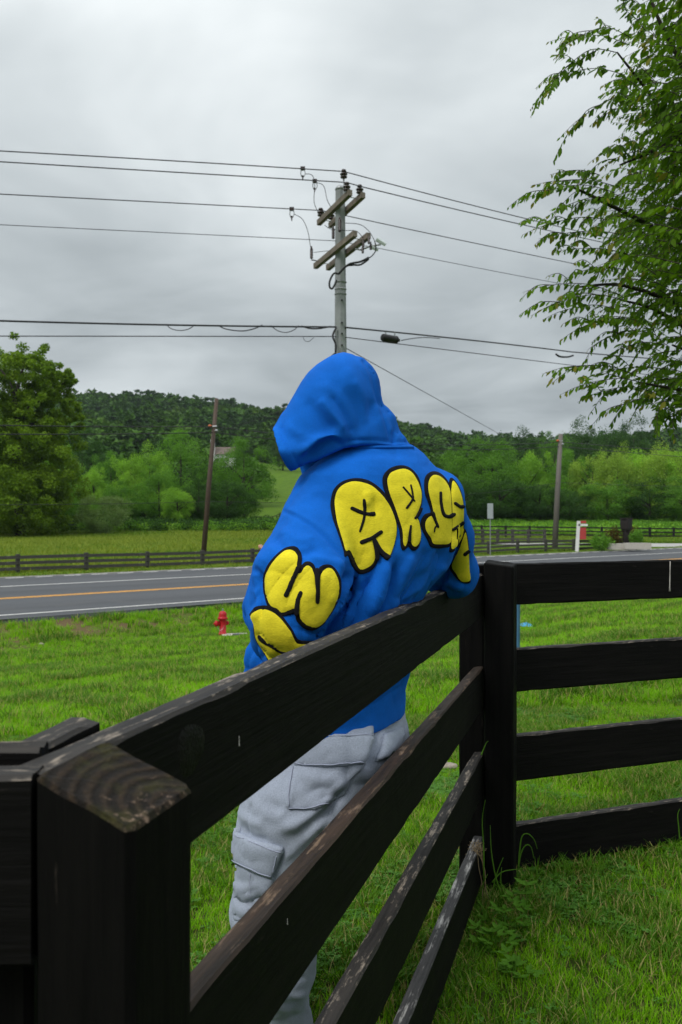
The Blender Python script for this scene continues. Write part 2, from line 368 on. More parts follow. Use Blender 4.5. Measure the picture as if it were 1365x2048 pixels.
def place_post(parent, corner_pts, z0, ztop, mats, seed, name='post', cham=0.006):
    """post from its four XY corners (counter-clockwise) between z0 and the four corner heights"""
    c = sum((Vector((p[0], p[1])) for p in corner_pts), Vector((0, 0)))/4
    zt = ztop if isinstance(ztop, (list, tuple)) else [ztop]*4
    V = []; Fc = []; Fm = []; segs = 46; ring = []
    for i in range(4):
        p = Vector(corner_pts[i]); pn = Vector(corner_pts[(i+1) % 4]); pp = Vector(corner_pts[i-1])
        for q in (p + (pp-p).normalized()*cham, p + (pn-p).normalized()*cham):
            ring.append((q.x-c.x, q.y-c.y, zt[i]))
        for f in (0.3, 0.62): q = p.lerp(pn, f); ring.append((q.x-c.x, q.y-c.y, zt[i]*(1-f)+zt[(i+1) % 4]*f))
    n = len(ring)
    for s in range(segs+1):
        f = s/segs
        for (x, y, zz) in ring:
            z = z0 + (zz-0.004-z0)*f; w = mnoise.noise(Vector((x*40+seed, y*40, z*2.5)))*0.0022 + mnoise.noise(Vector((x*130+seed, y*130, z*9)))*0.0009
            r = math.hypot(x, y); V.append((x*(1+w/r), y*(1+w/r), z))
    for s in range(segs):
        for k in range(n): Fc.append((s*n+k, s*n+(k+1) % n, (s+1)*n+(k+1) % n, (s+1)*n+k)); Fm.append(0)
    # top: concentric rings towards the middle, slightly rough
    prev = segs*n; zc = sum(zt)/4
    for q, s in enumerate((0.95, 0.8, 0.62, 0.44, 0.26, 0.1)):
        b = len(V)
        for (x, y, zz) in ring:
            xx, yy = x*s, y*s; h = zc + (zz-zc)*s + mnoise.noise(Vector((xx*90+seed, yy*90, 1)))*0.0022 - (0.001 if q else 0.0)
            V.append((xx, yy, h))
        for k in range(n): Fc.append((prev+k, prev+(k+1) % n, b+(k+1) % n, b+k)); Fm.append(1)
        prev = b
    Fc.append(tuple(prev+k for k in range(n))); Fm.append(1)
    me = bpy.data.meshes.new(name); me.from_pydata(V, [], Fc)
    for m in mats: me.materials.append(m)
    me.polygons.foreach_set('material_index', Fm); me.polygons.foreach_set('use_smooth', [False]*len(Fc)); me.update()
    o = bpy.data.objects.new(name, me); COL.objects.link(o); o.parent = parent; o.location = Vector((c.x, c.y, 0)) - parent.location
    return o
# end grain of the near post: growth rings, moss, chipped paint
m_end, t, b = new_mat('weathered_end_grain'); v = coords(t, 'Object')
wv = N(t, 'ShaderNodeTexWave', wave_type='RINGS', rings_direction='Z', inp={'Scale': 26.0, 'Distortion': 2.6, 'Detail': 5.0, 'Detail Scale': 2.0, 'Detail Roughness': 0.65})
mpw = N(t, 'ShaderNodeMapping'); mpw.inputs['Location'].default_value = (-0.05, 0.012, 0); t.links.new(v, mpw.inputs[0]); t.links.new(mpw.outputs[0], wv.inputs[0])
big = noise_n(t, v, 28, 5, 0.6); fin = noise_n(t, v, 220, 4, 0.7); speck = noise_n(t, v, 130, 5, 0.75)
c = mix_rgb(t, maprange(t, wv.outputs[1], 0.2, 0.9, 0, 1), (0.010, 0.007, 0.005), (0.034, 0.022, 0.013))
c = mix_rgb(t, maprange(t, big, 0.45, 0.62, 0, 0.7), c, (0.045, 0.044, 0.010)); c = mix_rgb(t, maprange(t, fin, 0.4, 0.7, 0, 0.8), c, (0.007, 0.006, 0.005))
sepo = N(t, 'ShaderNodeSeparateXYZ'); t.links.new(v, sepo.inputs[0])
edge = maprange(t, math_n(t, 'ADD', math_n(t, 'MULTIPLY', sepo.outputs[0], 0.85), math_n(t, 'MULTIPLY', sepo.outputs[1], -0.5)), -0.01, 0.055, -0.06, 0.075)
c = mix_rgb(t, maprange(t, math_n(t, 'ADD', speck, edge), 0.60, 0.72, 0, 0.8), c, (0.30, 0.21, 0.155))
t.links.new(c, b.inputs['Base Color']); b.inputs['Roughness'].default_value = 0.8; b.inputs['Specular IOR Level'].default_value = 0.2
bump(t, b, math_n(t, 'ADD', math_n(t, 'MULTIPLY', wv.outputs[1], 0.5), math_n(t, 'MULTIPLY', speck, 0.8)), 1.0, 0.006)

def railA(z, off=0.0): return (-0.444 + 0.3194*z - off*0.953, z + off*0.304)
UA = Vector((0.304, 0.953)); NA = Vector((0.953, -0.304))
fence = empty('board_fence', (0.55, 2.9, 0.0))
tag(fence, 'near black four-board fence that turns a corner, the hooded person leaning on it', 'fence')
TH = 0.034
a0, a1 = Vector(railA(0.665)), Vector(railA(2.925))
for k, (h1, h2, hg, tm) in enumerate([(0.200, 0.200, 0.148, m_top1), (0.515, 0.520, 0.146, m_top2), (0.812, 0.815, 0.146, m_top1), (1.10, 1.105, 0.146, m_top4)]):
    o = place_board(fence, a0, a1, EYE-h1, hg, TH, [m_wood, tm], 11+k, side=1, top_z2=EYE-h2)
    if k == 3: o['label'] = 'lowest board with pale peeling top edge'
    if k == 1: o['label'] = 'second board with bare brown top edge'
# corner: front post and the one behind the boards
def sq(c0, u, n, w1, w2): c0 = Vector(c0); return [c0, c0+n*w1, c0+n*w1+u*w2, c0+u*w2]
c0 = Vector((0.4845, 2.888)); place_post(fence, sq(c0, UA, NA, 0.100, 0.100), -0.3, [EYE-0.160, EYE-0.172, EYE-0.166, EYE-0.155], [m_woodp, m_woodp], 2)
c0 = Vector((0.418, 3.015)); place_post(fence, sq(c0, UA, NA, 0.088, 0.09), -0.3, EYE-0.20, [m_woodp, m_woodp], 3)
# near post with the weathered top
c0 = P(263, 0, 0.62); 
pc = [Vector((P(263, 0, .62).x, .62)), Vector((P(391, 0, .70).x, .70)), Vector((P(209, 0, .742).x, .742)), Vector((P(65, 0, .655).x, .655))]
o = place_post(fence, pc, -0.3, [EYE-(1656-HOR)*.62/F, EYE-(1571-HOR)*.70/F, EYE-(1479-HOR)*.742/F, EYE-(1551-HOR)*.655/F], [m_woodp, m_end], 5)
o['label'] = 'nearest post with mossy weathered end grain on top'
# right-hand section
UB = Vector((0.936, 0.352)); b_0 = Vector((0.46, 2.9695)); b_1 = b_0 + UB*2.9
for k, (h1, hg) in enumerate([(0.172, 0.147), (0.475, 0.155), (0.786, 0.163), (1.103, 0.160)]):
    st = b_0 if k == 0 else b_0 + UB*0.155
    place_board(fence, st, b_1, EYE-h1, hg, TH, [m_wood, m_top1 if k else m_wood], 31+k, side=1, top_z2=EYE-h1-0.006*0)
c0 = b_1 - UB*0.05 + Vector((0.352, -0.936))*0.104; NB = Vector((-0.352, 0.936))
place_post(fence, [c0, c0+UB*.1, c0+UB*.1+NB*.1, c0+NB*.1], -0.3, EYE-0.16, [m_woodp, m_woodp], 8)
# section going left from the near post
cl = Vector((P(62, 0, .652).x, .652)); cr = Vector((cl.x-2.3, .60))
for k, h in enumerate((0.200, 0.515, 0.812, 1.10)):
    place_board(fence, cr, cl, EYE-h, 0.148, TH, [m_wood, m_top1], 51+k, side=1)
cq = Vector((P(63, 0, .69).x, .69)); place_post(fence, [cq+Vector((-.20, 0)), cq, cq+Vector((0, .1)), cq+Vector((-.20, .1))], -.3, EYE-.22, [m_woodp, m_woodp], 9)
c2 = Vector((P(78, 0, .705).x, .705)); c3 = Vector((c2.x-0.6, .675)); place_board(fence, c3, c2, EYE-0.193, 0.12, 0.028, [m_wood, m_top1], 61, side=1)
o = place_board(fence, Vector((P(86, 0, .735).x, .735)), Vector((P(196, 0, .835).x, .842)), EYE-0.201, 0.14, 0.034, [m_wood, m_top1], 62, side=1)
o['label'] = 'short leftover board end behind the near post'
m_nail = simple_mat('rusty_nail', (0.05, 0.028, 0.018), 0.6, metal=0.3)
nail0 = None
def nail(p, nrm_):
    global nail0
    if nail0 is None: nail0 = MB().lathe((0, 0, 0), [(0.0042, 0), (0.0042, 0.0012), (0.002, 0.0018)], 8).build('nail', m_nail, fence, True); o = nail0
    else: o = nail0.copy(); COL.objects.link(o)
    o.parent = fence; o.location = Vector(p) - fence.location; o.rotation_euler = Vector(nrm_).to_track_quat('Z', 'Y').to_euler()
for h in (.20, .515, .812, 1.10):
    for dz in (.035, .11):
        for z in (1.05 if False else 2.84, 2.80 if dz < .1 else 2.86): q = railA(z, -0.0004); nail((q[0], q[1], EYE-h-dz), (0.953, -0.304, 0))
for h in (.172, .475, .786, 1.103):
    for dz in (.035, .115): q = b_0 + UB*(0.21 + dz*.1) + Vector((.352, -.936))*.0005; nail((q.x, q.y, EYE-h-dz), (.352, -.936, 0))
for h, dx in ((.24, .035), (.31, .03)): q = P(62, 0, .652); nail((q.x-dx, .6502, EYE-h), (0, -1, 0))
# knots, paint drips and scratches standing proud of the boards
def on_railA(z, h, off=0.0015): p = railA(z, -off); return Vector((p[0], p[1], EYE-h))
def knot(pos, u, r1, r2, seed):
    mb = MB(); n = 20; V = [pos + Vector((0.953, -0.304, 0))*0.0015]
    for q, s in enumerate((0.35, 0.7, 1.0)):
        for k in range(n):
            a = 2*math.pi*k/n; rr = 1 + 0.08*math.sin(3*a+seed)
            V.append(pos + Vector((u.x, u.y, 0))*math.cos(a)*r1*s*rr + Vector((0, 0, 1))*math.sin(a)*r2*s*rr + Vector((0.953, -0.304, 0))*(0.0016 if q == 0 else 0.0010 if q == 1 else -0.0012))
    Fc = [(0, 1+k, 1+(k+1) % n) for k in range(n)] + [(1+q*n+k, 1+(q+1)*n+k, 1+(q+1)*n+(k+1) % n, 1+q*n+(k+1) % n) for q in range(2) for k in range(n)]
    mb.add(V, [f[::-1] for f in Fc]); return mb
kn = knot(on_railA(0.895, 0.245, 0.001), UA, 0.032, 0.028, 1).build('knot', m_knot, fence, True)
def drip(a, b, w, parent, seed=0):
    mb = MB(); pts = [Vector(a).lerp(Vector(b), k/6) + Vector((mnoise.noise(Vector((k, seed, 0)))*0.001, 0, 0)) for k in range(7)]
    return mb.tube(pts, [w*0.5, w*0.7, w*0.6, w*0.8, w*0.7, w*0.8, w*1.5], 6).build('paint_drip', m_scr, parent, True)
pb = b_0 + UB*0.80
dz = Vector((0.352, -0.936, 0))*0.0006
p1 = Vector((b_0.x, b_0.y, 0)) + Vector((UB.x, UB.y, 0))*0.862 + dz
drip((p1.x, p1.y, EYE-0.176), (p1.x-.002, p1.y, EYE-0.292), 0.0028, fence, 1)
for z, h, l in ((1.01, 0.262, 0.012), (1.16, 0.475+0.075, 0.008)):
    q = on_railA(z, h, 0.0003); drip(q, q-Vector((0, 0, l)), 0.0009, fence, 2)

# ------------------------------------------------------------------ farm fences beyond the road
m_fgrey = wood_mat('weathered_grey_rail', 0, (0.045, 0.042, 0.038), (0.10, 0.095, 0.085), (0.2, 0.19, 0.17), 0.35, 0.3)
m_fblk = wood_mat('weathered_black_rail', 0, (0.008, 0.008, 0.008), (0.02, 0.018, 0.018), (0.06, 0.055, 0.05), 0.2, 0.3)
def far_fence(label, pts, ztop, H, rails, mat, post_w=0.14, name='board_fence', rail_h=0.14, group=None):
    """pts: XY of each post; one board per bay and rail, one mesh per post"""
    root = empty(name, (pts[0][0], pts[0][1], ztop[0]-H)); tag(root, label, 'fence', group)
    pm = None
    for i, p in enumerate(pts):
        mb = MB().box((0, 0, 0), (post_w, post_w, H+0.35)); 
        if pm is None: pm = mb.build('post', mat); o = pm; me = pm.data
        else: o = bpy.data.objects.new('post', me); COL.objects.link(o)
        o.parent = root; o.location = Vector((p[0], p[1], ztop[i]+0.06-(H+0.35)/2)) - root.location
        if i:
            o.rotation_euler.z = math.atan2(p[1]-pts[i-1][1], p[0]-pts[i-1][0])
            a = Vector(pts[i-1]); b = Vector(p); L = (b-a).length; d = (b-a)/L; nn = Vector((d.y, -d.x))
            for k in range(rails):
                bm_ = MB().box((0, 0, 0), (L-0.01, 0.035, rail_h)).build('board', mat)
                bm_.parent = root; z1, z2 = ztop[i-1]-k*H/rails*0.92, ztop[i]-k*H/rails*0.92
                mid = (a+b)/2 + nn*(post_w/2+0.02); bm_.location = Vector((mid.x, mid.y, (z1+z2)/2-rail_h/2)) - root.location
                bm_.rotation_euler = (random.uniform(-.01, .01), -math.atan2(z2-z1, L)+random.uniform(-.004, .004), math.atan2(d.y, d.x))
    return root
def vline(u, v): return tuple(UD*u + VD*v)
HT = lambda q: EYE-1.76-0.03*math.sin(q*0.37)
# posts by their place along the road
us = [-46+3.05*k for k in range(33)]
pts = [vline(u, 38.0 + 0.15*math.sin(u*.3)) for u in us]
far_fence('long grey three-board fence running along the far side of the road', pts, [HT(u)+0.02*math.sin(u*2) for u in us], 0.82, 3, m_fgrey, 0.16)
u_e = us[-1]
pts = [vline(u_e+0.3+k*2.75, 38.0) for k in range(4)]
far_fence('short black board fence beside the white sign post across the road', pts, [EYE-1.80]*4, 0.85, 3, m_fblk, 0.2)
pts = [(P(px, 0, 72).x, 72 + 0.02*(px-930)) for px in (905, 937, 969, 1002, 1036, 1072, 1110)]
far_fence('grey board fence along the gravel drive beyond the road', pts, [EYE-1.16-0.02*k for k in range(7)], 1.2, 3, m_fgrey, 0.2)
pts = [(P(px, 0, 88).x, 88.0) for px in range(868, 1420, 48)]
far_fence('long black board fence at the foot of the tree line on the right', pts, [EYE-1.0-0.03*k for k in range(len(pts))], 1.25, 3, m_fblk, 0.2)
pts = [(P(px, 0, z).x, z) for px, z in ((478, 118), (500, 117.5), (520, 117), (545, 116.5), (575, 116), (610, 115.5))]
far_fence('black board fence beside the farm track on the green pasture', pts, [EYE-0.62+0.02*k for k in range(6)], 1.2, 3, m_fblk, 0.16)
pts = [(P(px, 0, z).x, z) for px, z in ((512, 136), (528, 142), (545, 150), (560, 160), (575, 172), (592, 186))]
far_fence('board fence climbing the pasture slope beside the hoodie', pts, [float(ground_z(*p))+1.2 for p in pts], 1.2, 3, m_fblk, 0.16)
# ------------------------------------------------------------------ utility poles
m_pole = simple_mat('grey_concrete_pole', (0.235, 0.25, 0.255), 0.8, var=0.12, nscale=3, bmp=0.2)
m_arm = simple_mat('weathered_crossarm', (0.16, 0.135, 0.11), 0.85, var=0.3, nscale=8, bmp=0.3)
m_por = simple_mat('brown_porcelain', (0.035, 0.022, 0.02), 0.25, var=0.2, spec=0.5)
m_blk = simple_mat('black_rubber_cable', (0.018, 0.018, 0.02), 0.5, var=0.2)
m_steel = simple_mat('galvanised_steel', (0.32, 0.33, 0.34), 0.45, metal=0.6, var=0.15)
m_clear = simple_mat('pale_polymer_guard', (0.55, 0.60, 0.62), 0.3, var=0.1)
m_wpole = wood_mat('brown_wood_pole', 2, (0.055, 0.036, 0.026), (0.12, 0.085, 0.065), (0.22, 0.18, 0.15), 0.3, 0.4)
m_copper = simple_mat('orange_insulator', (0.42, 0.11, 0.03), 0.4)
m_gpole = wood_mat('grey_wood_pole', 2, (0.10, 0.09, 0.08), (0.19, 0.17, 0.155), (0.3, 0.28, 0.25), 0.3, 0.4)

base = P(681, 1031, 25.0); gz = float(ground_z(base.x, base.y))
mp_ = empty('utility_pole', (base.x, base.y, gz)); tag(mp_, 'tall grey pole with paired crossarms rising behind the blue hood', 'utility pole')
topz = P(681, 380, 25).z
mb = MB(); n = 8; prof = []
for k in range(9):
    f = k/8; prof.append((0.24-0.10*f*1.0, gz-0.3+(topz-gz+0.3)*f))
mb.tube([(base.x+0.03*(1-(h-gz)/12), base.y, h) for r, h in prof], [r for r, h in prof], 8).build('pole', m_pole, mp_)
cap = MB().lathe((base.x, base.y, topz-0.01), [(0.15, 0), (0.155, 0.05), (0.10, 0.12), (0.02, 0.13)], 10).build('pole_cap', m_steel, mp_, True)
def arm(a, b, w=0.13, h=0.16):
    a, b = Vector(a), Vector(b); d = (b-a); L = d.length; mid = (a+b)/2; o = MB().box((0, 0, 0), (L, w, h)).build('crossarm', m_arm)
    o.parent = mp_; o.location = mid - mp_.location; o.rotation_euler = (0, -math.asin(d.z/L), math.atan2(d.y, d.x)); return o
arms = [(P(638, 446, 26.1), P(701, 385, 23.9)), (P(661, 451, 26.3), P(727, 390, 24.1)), (P(631, 533, 26.1), P(711, 467, 23.7)), (P(656, 536, 26.3), P(738, 471, 23.9))]
for a, b_ in arms: arm(a, b_)
def insulator(p, s=1.0, parent=None, hang=False):
    k = -1 if hang else 1
    prof = [(0.02, 0), (0.02, 0.08), (0.09, 0.09), (0.10, 0.115), (0.04, 0.13), (0.04, 0.16), (0.10, 0.17), (0.105, 0.20), (0.04, 0.215), (0.045, 0.25), (0.075, 0.26), (0.06, 0.31), (0.02, 0.32)]
    return MB().lathe(p, [(r*s, h*s*k) for r, h in prof], 10).build('insulator', m_por, parent or mp_, True)
for p in (P(694, 388, 24.0), P(720, 393, 24.2), P(642, 438, 26.0), P(663, 444, 26.2)): insulator(p, 1.05)
MB().tube([P(688, 400, 24.6), P(688, 352, 24.6)], 0.018, 6).build('pin', m_steel, mp_)
insulator(P(688, 362, 24.6), 1.05)
# spacer bolts between each arm pair
for f in (0.12, 0.88):
    for i in (0, 2):
        a = arms[i][0].lerp(arms[i][1], f); b_ = arms[i+1][0].lerp(arms[i+1][1], f); MB().tube([a, b_], 0.014, 5).build('arm_bolt', m_steel, mp_)
# surge arresters, fuse cut-outs, bracket, jumpers
def arrester(p, s=1.0, h=0.34):
    pr = [(0.02, 0)] + sum([[(0.055, 0.03+k*0.045), (0.035, 0.045+k*0.045)] for k in range(int(h/0.045))], []) + [(0.02, h+0.05)]
    return MB().lathe(p, [(r*s, q*s) for r, q in pr], 8).build('arrester', m_por, mp_, True)
arrester(P(667, 478, 25.6)); arrester(P(623.5, 518, 26.0)); arrester(P(680, 464, 24.7), 1.1)
for px, py, z in ((742, 500, 23.7), (726, 507, 23.9), (738, 488, 23.6), (727, 495, 23.9)): arrester(P(px, py, z), 0.75, 0.26)
MB().tube([P(712, 498, 24.4), P(722, 500, 24), P(742, 492, 23.7), P(762, 489, 23.6)], 0.025, 6).build('bracket', m_steel, mp_)
for a, b_, r in ((P(754, 478, 23.5), P(772, 489, 23.5), 0.07), (P(745, 494, 23.7), P(757, 500, 23.7), 0.06)):
    MB().tube([a, b_], [r, r*0.8], 6).build('bird_guard', m_clear, mp_)
def jumper(pts, r=0.011, mat=m_blk, name='jumper_wire', parent=None): return MB().tube(catmull([P(*p) for p in pts], False, 6), r, 5).build(name, mat, parent or mp_, True)
jumper([(612, 348, 24.5), (624, 350, 24.6), (630, 366, 24.8), (629, 405, 25.2), (640, 430, 25.9)], 0.01)
jumper([(632, 365, 24.8), (648, 372, 25), (655, 400, 25.2), (665, 418, 25.4)], 0.01)
jumper([(588, 428, 24.8), (605, 438, 25), (616, 462, 25.4), (621, 490, 25.8), (623, 500, 26)], 0.01)
jumper([(623.5, 520, 26), (634, 522, 25.9), (640, 528, 25.9)], 0.018)
jumper([(650, 450, 25.4), (662, 458, 25.2), (690, 461, 24.6), (713, 462, 24.0), (726, 475, 23.8)], 0.01)
jumper([(690, 446, 24.6), (720, 449, 24.2), (738, 462, 23.8), (750, 482, 23.6)], 0.01)
jumper([(628, 505, 26), (655, 502, 25.6), (690, 500, 25), (720, 487, 24.2), (738, 480, 23.8)], 0.009)
jumper([(750, 482, 23.6), (752, 500, 23.6), (744, 512, 23.7), (732, 520, 23.8)], 0.016)
jumper([(738, 515, 23.8), (722, 523, 24), (702, 527, 24.4), (690, 535, 24.6), (678, 548, 24.7)], 0.032)
jumper([(738, 518, 23.8), (722, 529, 24), (706, 530, 24.4), (692, 533, 24.6), (676, 549, 24.7)], 0.028)
jumper([(677, 548, 24.6), (668, 547, 24.6), (660, 562, 24.6), (660, 574, 24.6), (665, 577, 24.6), (670, 569, 24.6), (674, 560, 24.6)], 0.03)
jumper([(673, 655, 24.8), (666, 672, 24.7), (672, 690, 24.7), (671, 712, 24.7), (672, 740, 24.7)], 0.03)
jumper([(672, 706, 24.6), (664, 713, 24.6), (657, 724, 24.6), (652, 740, 24.6)], 0.035)
jumper([(686, 711, 24.6), (694, 708, 24.5), (697, 722, 24.5)], 0.02)
for y in (645, 667, 690, 600): MB().tube([P(684.5, y, 24.86), P(684.5, y, 24.66)], 0.028, 6).build('bolt', m_blk, mp_)
for y in (566, 580, 590): MB().lathe(P(681.5, y, 25), [(0.178, 0), (0.181, 0.01), (0.181, 0.03), (0.178, 0.04)], 10).build('band', m_steel if y == 580 else m_pole, mp_)

def catenary(pts, sag, sub=14):
    out = []
    for i in range(len(pts)-1):
        a, b_ = Vector(pts[i]), Vector(pts[i+1])
        for k in range(sub + (i == len(pts)-2)):
            f = k/sub; p = a.lerp(b_, f); p.z -= sag[i]*4*f*(1-f); out.append(p)
    return out
def wire(name, label, pts, sag, r, cat='wire', group=None, mat=None):
    o = MB().tube(catenary(pts, sag), r, 5).build(name, mat or m_blk, None, True); return tag(o, label, cat, group)
def L(px, py, z=21.5): return P(px, py, z)
wire('power_line', 'topmost black power line bending over the pole-top insulator', [L(-260, 288, 20.5), P(688, 343, 24.6), P(1600, 551, 44)], [-0.02, 0.25], 0.016)
wire('power_line', 'second power line from the top, over the right ends of the crossarms', [L(-260, 308, 20.5), P(694, 365, 24.1), P(722, 373, 24.1), P(1600, 557, 44)], [0.0, 0, 0.2], 0.016)
wire('power_line', 'third power line, held by the left ends of the upper crossarms', [L(-260, 375, 21), P(643, 421, 26.0), P(695, 432, 26.3), P(1600, 613, 46)], [0.0, 0, 0.1], 0.015)
wire('power_line', 'thin neutral wire meeting the pole between the two pairs of crossarms', [L(-260, 437, 21), P(676, 482, 25), P(760, 497, 25.6), P(1600, 645, 46)], [0, 0, 0.15], 0.010)
wire('telephone_cable', 'thick black telephone cable meeting the pole above the hood', [L(-260, 633, 20.5), P(672, 654, 24.9), P(692, 655, 24.9), P(1145, 704, 36), P(1600, 742, 47)], [0.05, 0, -0.03, 0], 0.026)
wire('telephone_cable', 'lower thin telephone cable just above the hood', [L(-260, 672, 20.5), P(672, 673, 24.9), P(694, 675, 24.9), P(1600, 787, 46)], [0.0, 0, 0.0], 0.014)
wire('guy_wire', 'thin guy wire slanting down to the right from the pole', [P(690, 695, 24.9), P(1010, 874, 58)], [0.0], 0.013)
wire('service_wire', 'thin wire slanting down to the left behind the hood', [P(676, 738, 25.1), P(560, 822, 40), P(400, 872, 60)], [0.15, .1], 0.015)
# loops lashed under the telephone cable
def loop(label, pts, r=0.012, z=23.2):
    o = MB().tube(catmull([P(x, y, z + (x-340)*0.005) for x, y in pts], False, 6), r, 5).build('cable_loop', m_blk, None, True); tag(o, label, 'cable loop', 'slack cable loops hanging under the telephone cable')
loop('wide slack loop hanging leftmost under the telephone cable', [(333, 648), (342, 657), (360, 661), (378, 658), (391, 649)])
loop('slack loop with a dark splice under the telephone cable', [(436, 650), (452, 658), (485, 662), (510, 657), (525, 650)], 0.016)
loop('slack loop second from the pole under the telephone cable', [(542, 651), (555, 661), (572, 665), (588, 660), (598, 651)])
loop('short slack loop nearest the pole on the telephone cable', [(603, 652), (620, 657), (640, 657), (662, 653)], 0.022)
loop('small loop hanging from the lower cable close to the pole', [(607, 674), (610, 681), (618, 683), (628, 675)], 0.008)
def cable_clamp(px, py, z, hgt, label):
    r = empty('line_clamp', P(px, py, z)); tag(r, label, 'clamp', 'tap clamps hanging from the power lines')
    MB().box(P(px, py, z), (0.13, 0.09, 0.09)).build('clamp_body', m_por, r)
    MB().tube(catmull([P(px-3, py+3, z), P(px-4, py+10, z), P(px-2, py+17, z)], False, 4), 0.014, 5).build('clamp_link', m_steel, r)
    MB().tube(catmull([P(px+3, py+3, z), P(px+5, py+10, z), P(px+2, py+17, z)], False, 4), 0.012, 5).build('clamp_link', m_steel, r)
    MB().tube([P(px, py+14, z), P(px, py+hgt, z)], [0.03, 0.012], 5).build('tap', m_por, r)
cable_clamp(606, 337, 24.3, 24, 'tap clamp on the topmost power line left of the pole')
cable_clamp(630, 362, 24.4, 22, 'tap clamp on the second power line close to the pole')
cable_clamp(584, 418, 24.6, 24, 'tap clamp on the third power line, leftmost of the clamps')
sp = empty('splice_case', P(783, 677, 26)); tag(sp, 'black cylindrical splice case hanging under the telephone cable', 'splice case')
d = (P(803, 681, 26.2) - P(764, 674, 25.8)).normalized()
MB().lathe(P(764, 674.5, 25.8), [(0.05, 0), (0.10, 0.02), (0.115, 0.05), (0.115, 0.48), (0.10, 0.5), (0.12, 0.52), (0.12, 0.56), (0.06, 0.60), (0.05, 0.66)], 14, d).build('case', m_blk, sp, True)
for px in (772, 790): MB().tube([P(px, 664, 26), P(px, 684, 26)], 0.02, 5).build('strap', m_steel, sp)
MB().tube(catmull([P(803, 681, 26.2), P(825, 677, 26.6), P(850, 675, 27.2), P(880, 677, 28)], False, 5), 0.014, 5).build('pigtail', m_blk, sp, True)
o = MB().tube(catmull([P(1112, 708, 35.5), P(1120, 713, 35.6), P(1135, 714, 35.8), P(1147, 711, 36)], False, 5), 0.04, 6).build('cable_bundle', m_blk, None, True); tag(o, 'small coiled bundle under the telephone cable near the leaves', 'cable bundle')

# ---- old wooden poles beyond the road
def wood_pole(label, xb, yb, zb, xt, yt, mat, r, cap_y, copper=True):
    a = P(xb, yb, zb); b_ = P(xt, yt, zb); root = empty('utility_pole', a); tag(root, label, 'utility pole')
    MB().tube([a - Vector((0, 0, 0.8)), a.lerp(b_, .5), b_], [r*1.15, r, r*0.8], 10).build('pole', mat, root, True)
    q = P(xt + (xb-xt)*(cap_y-yt)/(yb-yt), cap_y, zb)
    MB().tube([q + Vector((-0.18, -0.1, -.03)), q + Vector((0.16, -0.1, 0.0))], 0.05, 6).build('bracket', m_steel, root)
    MB().lathe(q + Vector((-0.22, -0.1, -.06)), [(0.06, 0), (0.12, 0.04), (0.12, 0.10), (0.05, 0.16)], 8).build('insulator', m_copper, root, True)
    MB().lathe(q + Vector((0.14, -0.12, -.32)), [(0.05, 0), (0.10, 0.04), (0.10, 0.10), (0.05, 0.16)], 8).build('insulator', m_steel, root, True)
    return root
wood_pole('slim brown leaning wooden pole beyond the road on the left', 404, 1126, 47.5, 434, 797, m_wpole, 0.135, 853)
wood_pole('grey wooden pole beyond the road in front of the right-hand trees', 1109, 1098, 63, 1122, 868, m_gpole, 0.19, 882)
dl = (UD*1.0)
def far_wire(label, ya, yb, y0, y1, r=0.025):
    o = MB().tube(catenary([P(-150, y0, 34), P(429, ya, 47.5), P(1121, yb, 63), P(1700, y1, 130)], [0.05, 0.55, 0.3]), r, 5).build('power_line', m_blk, None, True); tag(o, label, 'wire')
far_wire('far wire strung between the two wooden poles, upper', 853, 884, 848, 915)
far_wire('far wire strung between the two wooden poles, middle', 865, 893, 868, 930)
far_wire('far wire low between the wooden poles across the tree line', 1003, 965, 1010, 972, 0.012)
# ------------------------------------------------------------------ hydrant, pad, signs, mailbox, planters
m_red = simple_mat('red_hydrant_paint', (0.42, 0.012, 0.018), 0.4, var=0.15, nscale=20)
m_conc = simple_mat('pale_concrete', (0.48, 0.45, 0.40), 0.9, var=0.15, nscale=12, bmp=0.3)
m_iron = simple_mat('cast_iron', (0.05, 0.052, 0.058), 0.6, var=0.2)
hz = 21.0; hx = P(446, 0, hz).x; g = float(ground_z(hx, hz))
hb = EYE + (HOR-1271)/F*hz
hyd = empty('fire_hydrant', (hx, hz, hb)); tag(hyd, 'red fire hydrant standing in the grass beside the road', 'fire hydrant')
S = 1.02
MB().lathe((hx, hz, hb-0.5), [(0.085, 0), (0.085, 0.52), (0.105, 0.53), (0.105, 0.56), (0.085, 0.565), (0.082, 0.90), (0.088, 0.91)], 18).build('barrel', m_red, hyd, True)
MB().lathe((hx, hz, hb+0.40), [(0.10, 0), (0.125, 0.01), (0.125, 0.045), (0.10, 0.055), (0.10, 0.08), (0.098, 0.13), (0.08, 0.18), (0.05, 0.20), (0.03, 0.205)], 18).build('bonnet', m_red, hyd, True)
MB().lathe((hx, hz, hb+0.605), [(0.025, 0), (0.025, 0.05), (0.012, 0.055)], 5).build('operating_nut', m_steel, hyd)
for k in range(8):
    a = k*math.pi/4; MB().lathe((hx+0.113*math.cos(a), hz+0.113*math.sin(a), hb+0.392), [(0.012, 0), (0.012, 0.06)], 6).build('bolt', m_red, hyd) if k in (3, 4, 5, 6, 7, 0) else None
MB().lathe((hx-0.06, hz-0.03, hb+0.30), [(0.06, 0), (0.06, 0.07), (0.075, 0.075), (0.078, 0.11), (0.06, 0.13), (0.025, 0.135), (0.022, 0.165)], 14, (-0.93, -0.36, 0)).build('pumper_outlet', m_red, hyd, True)
MB().lathe((hx+0.05, hz+0.04, hb+0.30), [(0.045, 0), (0.045, 0.05), (0.055, 0.055), (0.055, 0.085), (0.015, 0.10)], 12, (0.6, 0.8, 0)).build('side_outlet', m_red, hyd, True)
